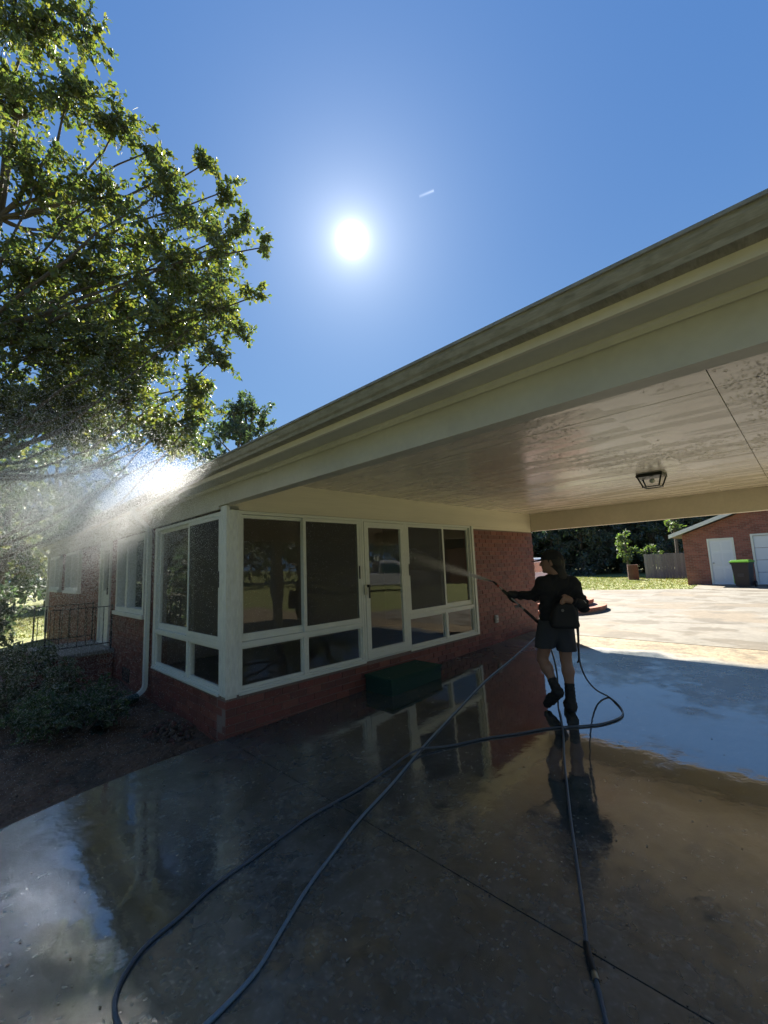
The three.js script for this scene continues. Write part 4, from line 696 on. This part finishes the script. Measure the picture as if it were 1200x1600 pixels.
  part('shorts', meshField((x, y, z) => {
    let d = chain(x, y, z, [[[-0.12, 0.9, 0], [-0.05, 0.9, 0], 0.12, 0.12], [[-0.155, 0.83, 0], [-0.198, 0.58, -0.045], 0.11, 0.098], [[0.0, 0.82, 0], [0.03, 0.56, -0.008], 0.11, 0.098]], 0.02);
    d += 0.004 * Math.sin(x * 60 + y * 12);
    return Math.max(d, (x < -0.085 ? 0.635 : 0.60) - y, y - 0.92);
  }, [-0.36, 0.52, -0.22], [0.2, 0.98, 0.2], 72), shortsM, P);
  const boot = (name, fn, lo, hi) => { const b = part(name, meshField(fn, lo, hi, 56), bootM, P); return b; };
  boot('boot', (x, y, z) => { let d = chain(x, y, z, [[[-0.152, 0.31, -0.008], [-0.125, 0.21, 0.03], 0.047, 0.05], [[-0.118, 0.20, 0.04], [-0.160, 0.115, -0.055], 0.05, 0.05], [[-0.160, 0.115, -0.055], [-0.19, 0.052, -0.105], 0.05, 0.042]], 0.03); return d + 0.002 * Math.sin(y * 180); }, [-0.28, -0.01, -0.2], [-0.02, 0.38, 0.13]);
  boot('boot', (x, y, z) => { let d = chain(x, y, z, [[[0.008, 0.27, 0.018], [0.0, 0.1, 0.03], 0.048, 0.052], [[-0.002, 0.062, 0.045], [0.02, 0.05, -0.07], 0.055, 0.05], [[0.02, 0.05, -0.07], [0.035, 0.042, -0.14], 0.05, 0.042]], 0.03); return Math.max(d + 0.002 * Math.sin(y * 180), 0.012 - y); }, [-0.12, -0.03, -0.24], [0.14, 0.36, 0.15]);
  part('boot_sole', (() => { const s = new THREE.Shape(); s.absellipse(0, 0, 0.055, 0.135, 0, 6.2832); return new THREE.ExtrudeGeometry(s, { depth: 0.02, bevelEnabled: true, bevelSize: 0.004, bevelThickness: 0.004, bevelSegments: 1 }).rotateX(-Math.PI / 2).rotateY(-0.15).translate(0.012, 0.0, -0.03); })(), std([0.09, 0.08, 0.055], 0.8), P);
  // hair and cap
  part('hair', meshField((x, y, z) => { const dx = x - hc[0], dy = y - hc[1], dz = z - hc[2], f = dx * fd[0] + dz * fd[2], s = dx * -fd[2] + dz * fd[0]; let d = ell(f, dy, s, [-0.03, 0.02, 0], [0.095, 0.108, 0.086]); d = smin(d, cap(f, dy, s, [-0.06, -0.02, 0], [-0.095, -0.15, 0], 0.06, 0.045), 0.04); d = smin(d, cap(f, dy, s, [-0.095, -0.15, 0], [-0.10, -0.22, 0], 0.042, 0.02), 0.03); d += 0.003 * Math.sin(s * 220 + f * 60); return Math.max(d, -ell(f, dy, s, [0.085, -0.02, 0], [0.095, 0.1, 0.1])); }, [-0.22, 1.24, -0.16], [0.14, 1.66, 0.2], 72), hairM, P);
  const capG = part('cap', meshField((x, y, z) => { const dx = x - hc[0], dy = y - hc[1], dz = z - hc[2], f = dx * fd[0] + dz * fd[2], s = dx * -fd[2] + dz * fd[0]; let d = Math.max(ell(f, dy, s, [-0.012, 0.035, 0], [0.112, 0.102, 0.092]), 0.03 + 0.12 * (-f) * 0.3 - dy); d = smin(d, Math.max(ell(f, dy, s, [0.115, 0.028 - 0.15 * (f - 0.1), 0], [0.082, 0.009, 0.082]), -f + 0.07), 0.012); return d; }, [-0.28, 1.46, -0.2], [0.1, 1.68, 0.14], 84), cloth, P);
  part('glove', meshField((x, y, z) => { // left hand closed round the lance
    let d = chain(x, y, z, [[lwr, [-0.385, 1.165, -0.285], 0.036, 0.040], [[-0.385, 1.165, -0.285], [-0.425, 1.168, -0.30], 0.04, 0.035]], 0.02);
    for (let k = 0; k < 4; k++) { const o = k * 0.022, l = [0.9, 1, 0.97, 0.8][k], a = [-0.405 + o * 0.55 - 0.02, 1.185 - o * 0.7, -0.315 + o * 0.4], b = [a[0] - 0.026 * l, a[1] - 0.028, a[2] - 0.022], c = [b[0] + 0.004, b[1] - 0.026 * l, b[2] + 0.012], e = [c[0] + 0.018, c[1] - 0.008, c[2] + 0.014]; d = Math.min(smin(d, cap(x, y, z, a, b, 0.0135, 0.0125), 0.012), cap(x, y, z, b, c, 0.0125, 0.0115), cap(x, y, z, c, e, 0.0115, 0.010)); }
    return Math.min(smin(d, cap(x, y, z, [-0.40, 1.19, -0.28], [-0.435, 1.195, -0.30], 0.0145, 0.013), 0.012), cap(x, y, z, [-0.435, 1.195, -0.30], [-0.462, 1.18, -0.318], 0.013, 0.011));
  }, [-0.52, 1.06, -0.4], [-0.3, 1.26, -0.2], 72), std([0.02, 0.018, 0.02], 0.7), P);
  const mark = (pts) => part('sleeve_mark', pts.map(([a, b]) => cone(a, b, 0.0055, 0.0055, 5)), std([0.55, 0.55, 0.55], 0.7), P);
  mark([[[0.150, 1.100, 0.158], [0.160, 1.072, 0.162]], [[0.165, 1.105, 0.158], [0.180, 1.078, 0.160]], [[0.178, 1.112, 0.152], [0.196, 1.086, 0.154]], [[0.150, 1.100, 0.158], [0.178, 1.112, 0.152]]]);
}
{ // the bag carried in the hand
  const b = thing('black_backpack', 'black backpack hanging from the hand of the person', 'bag', PF, PT);
  part('pack', meshField((x, y, z) => { const t = clamp((y - 0.86) / 0.26, 0, 1), hx = lerp(0.138, 0.075, t * t), q = [Math.abs(x + 0.05) - hx + 0.04, Math.abs(y - 0.975) - 0.135 + 0.05, Math.abs(z - 0.185) - 0.055 + 0.035]; const o = Math.hypot(Math.max(q[0], 0), Math.max(q[1], 0), Math.max(q[2], 0)) + Math.min(Math.max(...q), 0) - 0.04; return o + 0.004 * Math.sin(y * 34 + x * 14); }, [-0.24, 0.8, 0.08], [0.14, 1.16, 0.3], 64), std([0.012, 0.012, 0.015], 0.75), b);
  part('handle', tube([[-0.085, 1.10, 0.19], [-0.072, 1.128, 0.205], [-0.05, 1.138, 0.212], [-0.028, 1.128, 0.21], [-0.015, 1.10, 0.195]], 0.007, 24, 6), blackMetal, b);
  part('badge', new THREE.CylinderGeometry(0.014, 0.014, 0.006, 16).rotateX(Math.PI / 2).translate(-0.085, 1.035, 0.249), std([0.16, 0.15, 0.14], 0.6), b);
  part('strap', tube([[0.06, 0.88, 0.2], [0.075, 0.78, 0.17], [0.09, 0.66, 0.12], [0.085, 0.52, 0.11], [0.075, 0.5, 0.1]], 0.009, 30, 6), blackMetal, b);
}
{ // pressure washer lance
  const w = thing('spray_wand', 'slim pressure washer wand with red collar held by the person', 'wand', PF, PT);
  const N = V([-0.577, 1.31, -0.42]), W = V([-0.224, 0.894, -0.12]), on = (t) => N.clone().lerp(W, t).toArray();
  part('nozzle', [cone(on(0.0), on(0.07), 0.010, 0.014, 10), cone(on(0.07), on(0.09), 0.014, 0.009, 10)], blackMetal, w);
  part('collar', cone(on(0.09), on(0.14), 0.011, 0.011, 10), std([0.35, 0.05, 0.03], 0.5), w);
  part('lance', cone(on(0.14), on(0.72), 0.0075, 0.0075, 10), steel, w);
  part('grip_sleeve', cone(on(0.22), on(0.44), 0.018, 0.018, 12), blackMetal, w);
  part('valve_knob', [rbx(-0.022, 0.022, -0.014, 0.014, -0.012, 0.012, 0.004).translate(...on(0.62)).translate(-0.03, -0.01, 0.0), cone(on(0.6), on(0.66), 0.013, 0.013, 8)], std([0.12, 0.12, 0.13], 0.4, { metalness: 0.7 }), w);
  part('handle', [cone(on(0.72), on(1.0), 0.014, 0.017, 10), cone(on(1.0), plc(0, 0, 0).map(() => 0).map((_, i) => on(1.0)[i] + [0.05, -0.05, -0.01][i]), 0.017, 0.014, 10)], std([0.015, 0.014, 0.016], 0.5), w);
}
// ---------------------------------------------------------------- hoses
const hoseMat = phys([0.15, 0.195, 0.23], 0.28, { bumpMap: rep(grain, 60, 2), bumpScale: 0.0006 }), hoseDark = phys([0.075, 0.09, 0.108], 0.28);
const gp = (x, z, lift = 0.0095) => [x, (x > 0 ? gy(x) : 0) + lift, z];
{
  const h = thing('garden_hose', 'blue grey hose running from the wall corner past the joint', 'hose');
  part('tube', tube([[6.1, 0.16, 0.3], [5.84, 0.38], [5.48, 0.47], [4.18, 0.79], [3.02, 1.05], [2.02, 1.34], [1.0, 1.65], [0.39, 1.86], [-0.04, 1.99], [-0.33, 2.11], [-0.58, 2.22], [-0.8, 2.34], [-0.98, 2.44], [-1.13, 2.48], [-1.3, 2.5], [-1.7, 2.52], [-2.6, 2.8]].map((p) => p.length === 3 ? gp(p[0], p[2]) : gp(p[0], p[1])), 0.009, 260, 10), hoseMat, h);
  const h2 = thing('pressure_hose', 'dark hose looping from the hand of the person across the slab', 'hose');
  part('tube', tube([[2.47, 1.183, 2.461], [2.521, 1.103, 2.484], [2.56, 0.933, 2.466], [2.602, 0.74, 2.438], [2.677, 0.564, 2.4], [2.814, 0.418, 2.368], [3.0, 0.26, 2.35], [3.15, 0.14, 2.38], gp(3.2, 2.46), gp(3.06, 2.58), gp(2.88, 2.69), gp(2.74, 2.74), gp(2.61, 2.74), gp(2.39, 2.66), gp(2.24, 2.54), gp(2.03, 2.33), gp(1.75, 2.16), gp(1.49, 1.98), gp(1.15, 1.81, 0.013), gp(0.94, 1.69, 0.03), gp(0.8, 1.68, 0.035), gp(0.55, 1.69, 0.02), gp(0.21, 1.71), gp(-0.02, 1.71), gp(-0.24, 1.72), gp(-0.64, 1.8), gp(-0.91, 1.85), gp(-1.09, 1.92), gp(-1.25, 1.97), gp(-1.34, 2.04), gp(-1.4, 2.13), gp(-1.42, 2.24), gp(-1.40, 2.4, 0.034), gp(-1.36, 2.55, 0.034), gp(-1.2, 2.9), gp(-0.9, 3.4)], 0.0085, 420, 10), hoseDark, h2);
  const h3 = thing('supply_hose', 'dark hose with brass coupling trailing from between the legs of the person', 'hose');
  part('tube', tube([plc(-0.176, 0.845, -0.13), [2.545, 0.85, 2.085], [2.575, 0.729, 2.12], [2.600, 0.62, 2.15], [2.62, 0.488, 2.165], [2.63, 0.358, 2.17], [2.635, 0.2, 2.16], gp(2.60, 2.165, 0.02), gp(2.36, 2.29), gp(1.95, 2.48), gp(1.5, 2.67), gp(1.15, 2.83), gp(0.76, 3.01), gp(0.51, 3.13), gp(0.3, 3.23), gp(0.13, 3.31), gp(-0.01, 3.37)], 0.0085, 260, 10), hoseDark, h3);
  part('sleeve', tube([gp(0.01, 3.362, 0.014), gp(-0.05, 3.395, 0.014), gp(-0.1, 3.43, 0.014)], 0.0145, 12, 10), blackMetal, h3);
  part('coupling', tube([gp(-0.095, 3.427, 0.014), gp(-0.125, 3.447, 0.014)], 0.013, 4, 8), std([0.42, 0.38, 0.28], 0.35, { metalness: 0.8 }), h3);
  part('tube', tube([gp(-0.12, 3.444, 0.013), gp(-0.18, 3.48), gp(-0.25, 3.52), gp(-0.4, 3.62), gp(-0.7, 3.9)], 0.0085, 40, 10), hoseDark, h3);
}
// ---------------------------------------------------------------- water in the air and on the ceiling
const dropMat = phys([1, 1, 1], 0.45, { transmission: 1, thickness: 0.004, ior: 1.33 });
{
  const r = rng(500), gs = () => { let s = 0; for (let i = 0; i < 4; i++) s += r(); return (s - 2) * 1.7; };
  const geo = new THREE.OctahedronGeometry(1, 0), M = [], q = new THREE.Quaternion();
  const add = (x, y, z, s, st = 1) => { q.setFromEuler(new THREE.Euler(r() * 6, r() * 6, r() * 6)); M.push(new THREE.Matrix4().compose(new THREE.Vector3(x, y, z), q, new THREE.Vector3(s, s * st, s))); };
  const cloud = (n, c, sg, s0, s1, top = 9) => { for (let i = 0; i < n; i++) { const x = c[0] + gs() * sg[0], y = c[1] + gs() * sg[1], z = c[2] + gs() * sg[2]; if (x > -0.05 && z < 0) continue; if (y > 2.5 && x > -0.34) continue; if (y < 0.02 || y > top - 0.25 * r() || z > 0.9 - 0.35 * r()) continue; add(x, y, z, s0 + (s1 - s0) * r() * r(), 1 + r()); } };
  cloud(52000, [-0.62, 2.45, 0.38], [0.14, 0.14, 0.42], 0.0009, 0.0019, 2.66);
  cloud(185000, [-0.98, 2.16, 0.12], [0.28, 0.34, 0.7], 0.0009, 0.0022, 2.72);
  cloud(125000, [-1.15, 2.35, -1.4], [0.42, 0.4, 1.1], 0.0011, 0.0025, 2.95);
  cloud(70000, [-1.25, 1.2, -0.9], [0.55, 0.6, 1.0], 0.0009, 0.0021, 2.6);
  cloud(95000, [-1.2, 2.9, -3.2], [0.5, 0.45, 1.6], 0.0015, 0.0031, 4.0);
  cloud(4500, [-0.8, 1.9, -0.2], [0.4, 0.6, 0.8], 0.0015, 0.0027, 2.5);
  // the jet from the nozzle to the glass, widening
  const a = plc(-0.577, 1.31, -0.42), b = [1.75, 1.95, 0.08];
  for (let i = 0; i < 30000; i++) { const t = r() * r(), w = 0.004 + 0.19 * t; add(lerp(a[0], b[0], t) + gs() * w * 0.5, lerp(a[1], b[1], t) + gs() * w * 0.45, lerp(a[2], b[2], t) + gs() * w * 0.3, 0.0006 + 0.0012 * r()); }
  // splash in front of the sunroom
  for (let i = 0; i < 5000; i++) add(0.1 + 3.2 * r() * r(), 0.1 + 2.2 * r(), 0.06 + 0.9 * r() * r(), 0.0007 + 0.0016 * r() * r());
  const m = shade(new THREE.InstancedMesh(geo, dropMat, M.length)); M.forEach((k, i) => m.setMatrixAt(i, k)); m.name = 'water_spray'; scene.add(m); tag(m, 'bright cloud of water spray drifting at the sunroom corner', 'spray', null, 'stuff');
}
{ // drops hanging under the ceiling
  const r = rng(600), N = 12000, g = new THREE.SphereGeometry(1, 8, 5, 0, 6.2832, Math.PI / 2, Math.PI / 2), m = shade(new THREE.InstancedMesh(g, phys([1, 1, 1], 0.02, { transmission: 1, thickness: 0.01, ior: 1.33 }), N));
  let i = 0, guard = 0; while (i < N && guard++ < 120000) { const x = 0.2 + 3.4 * r(), z = 0.8 + 3.9 * r(); if (fbm(x * 1.1 + 60, z * 1.1 + 3, 4) < 0.36 + 0.2 * r() + 0.05 * (x - 1)) continue; const s = 0.003 + 0.006 * r() * r(); m.setMatrixAt(i++, new THREE.Matrix4().compose(new THREE.Vector3(x, 2.5884, z), new THREE.Quaternion(), new THREE.Vector3(s, s * 0.8, s))); }
  m.count = i; m.name = 'ceiling_drops'; scene.add(m); tag(m, 'clear water drops hanging under the carport ceiling', 'drops', null, 'stuff');
}

renderer.render(scene, camera);
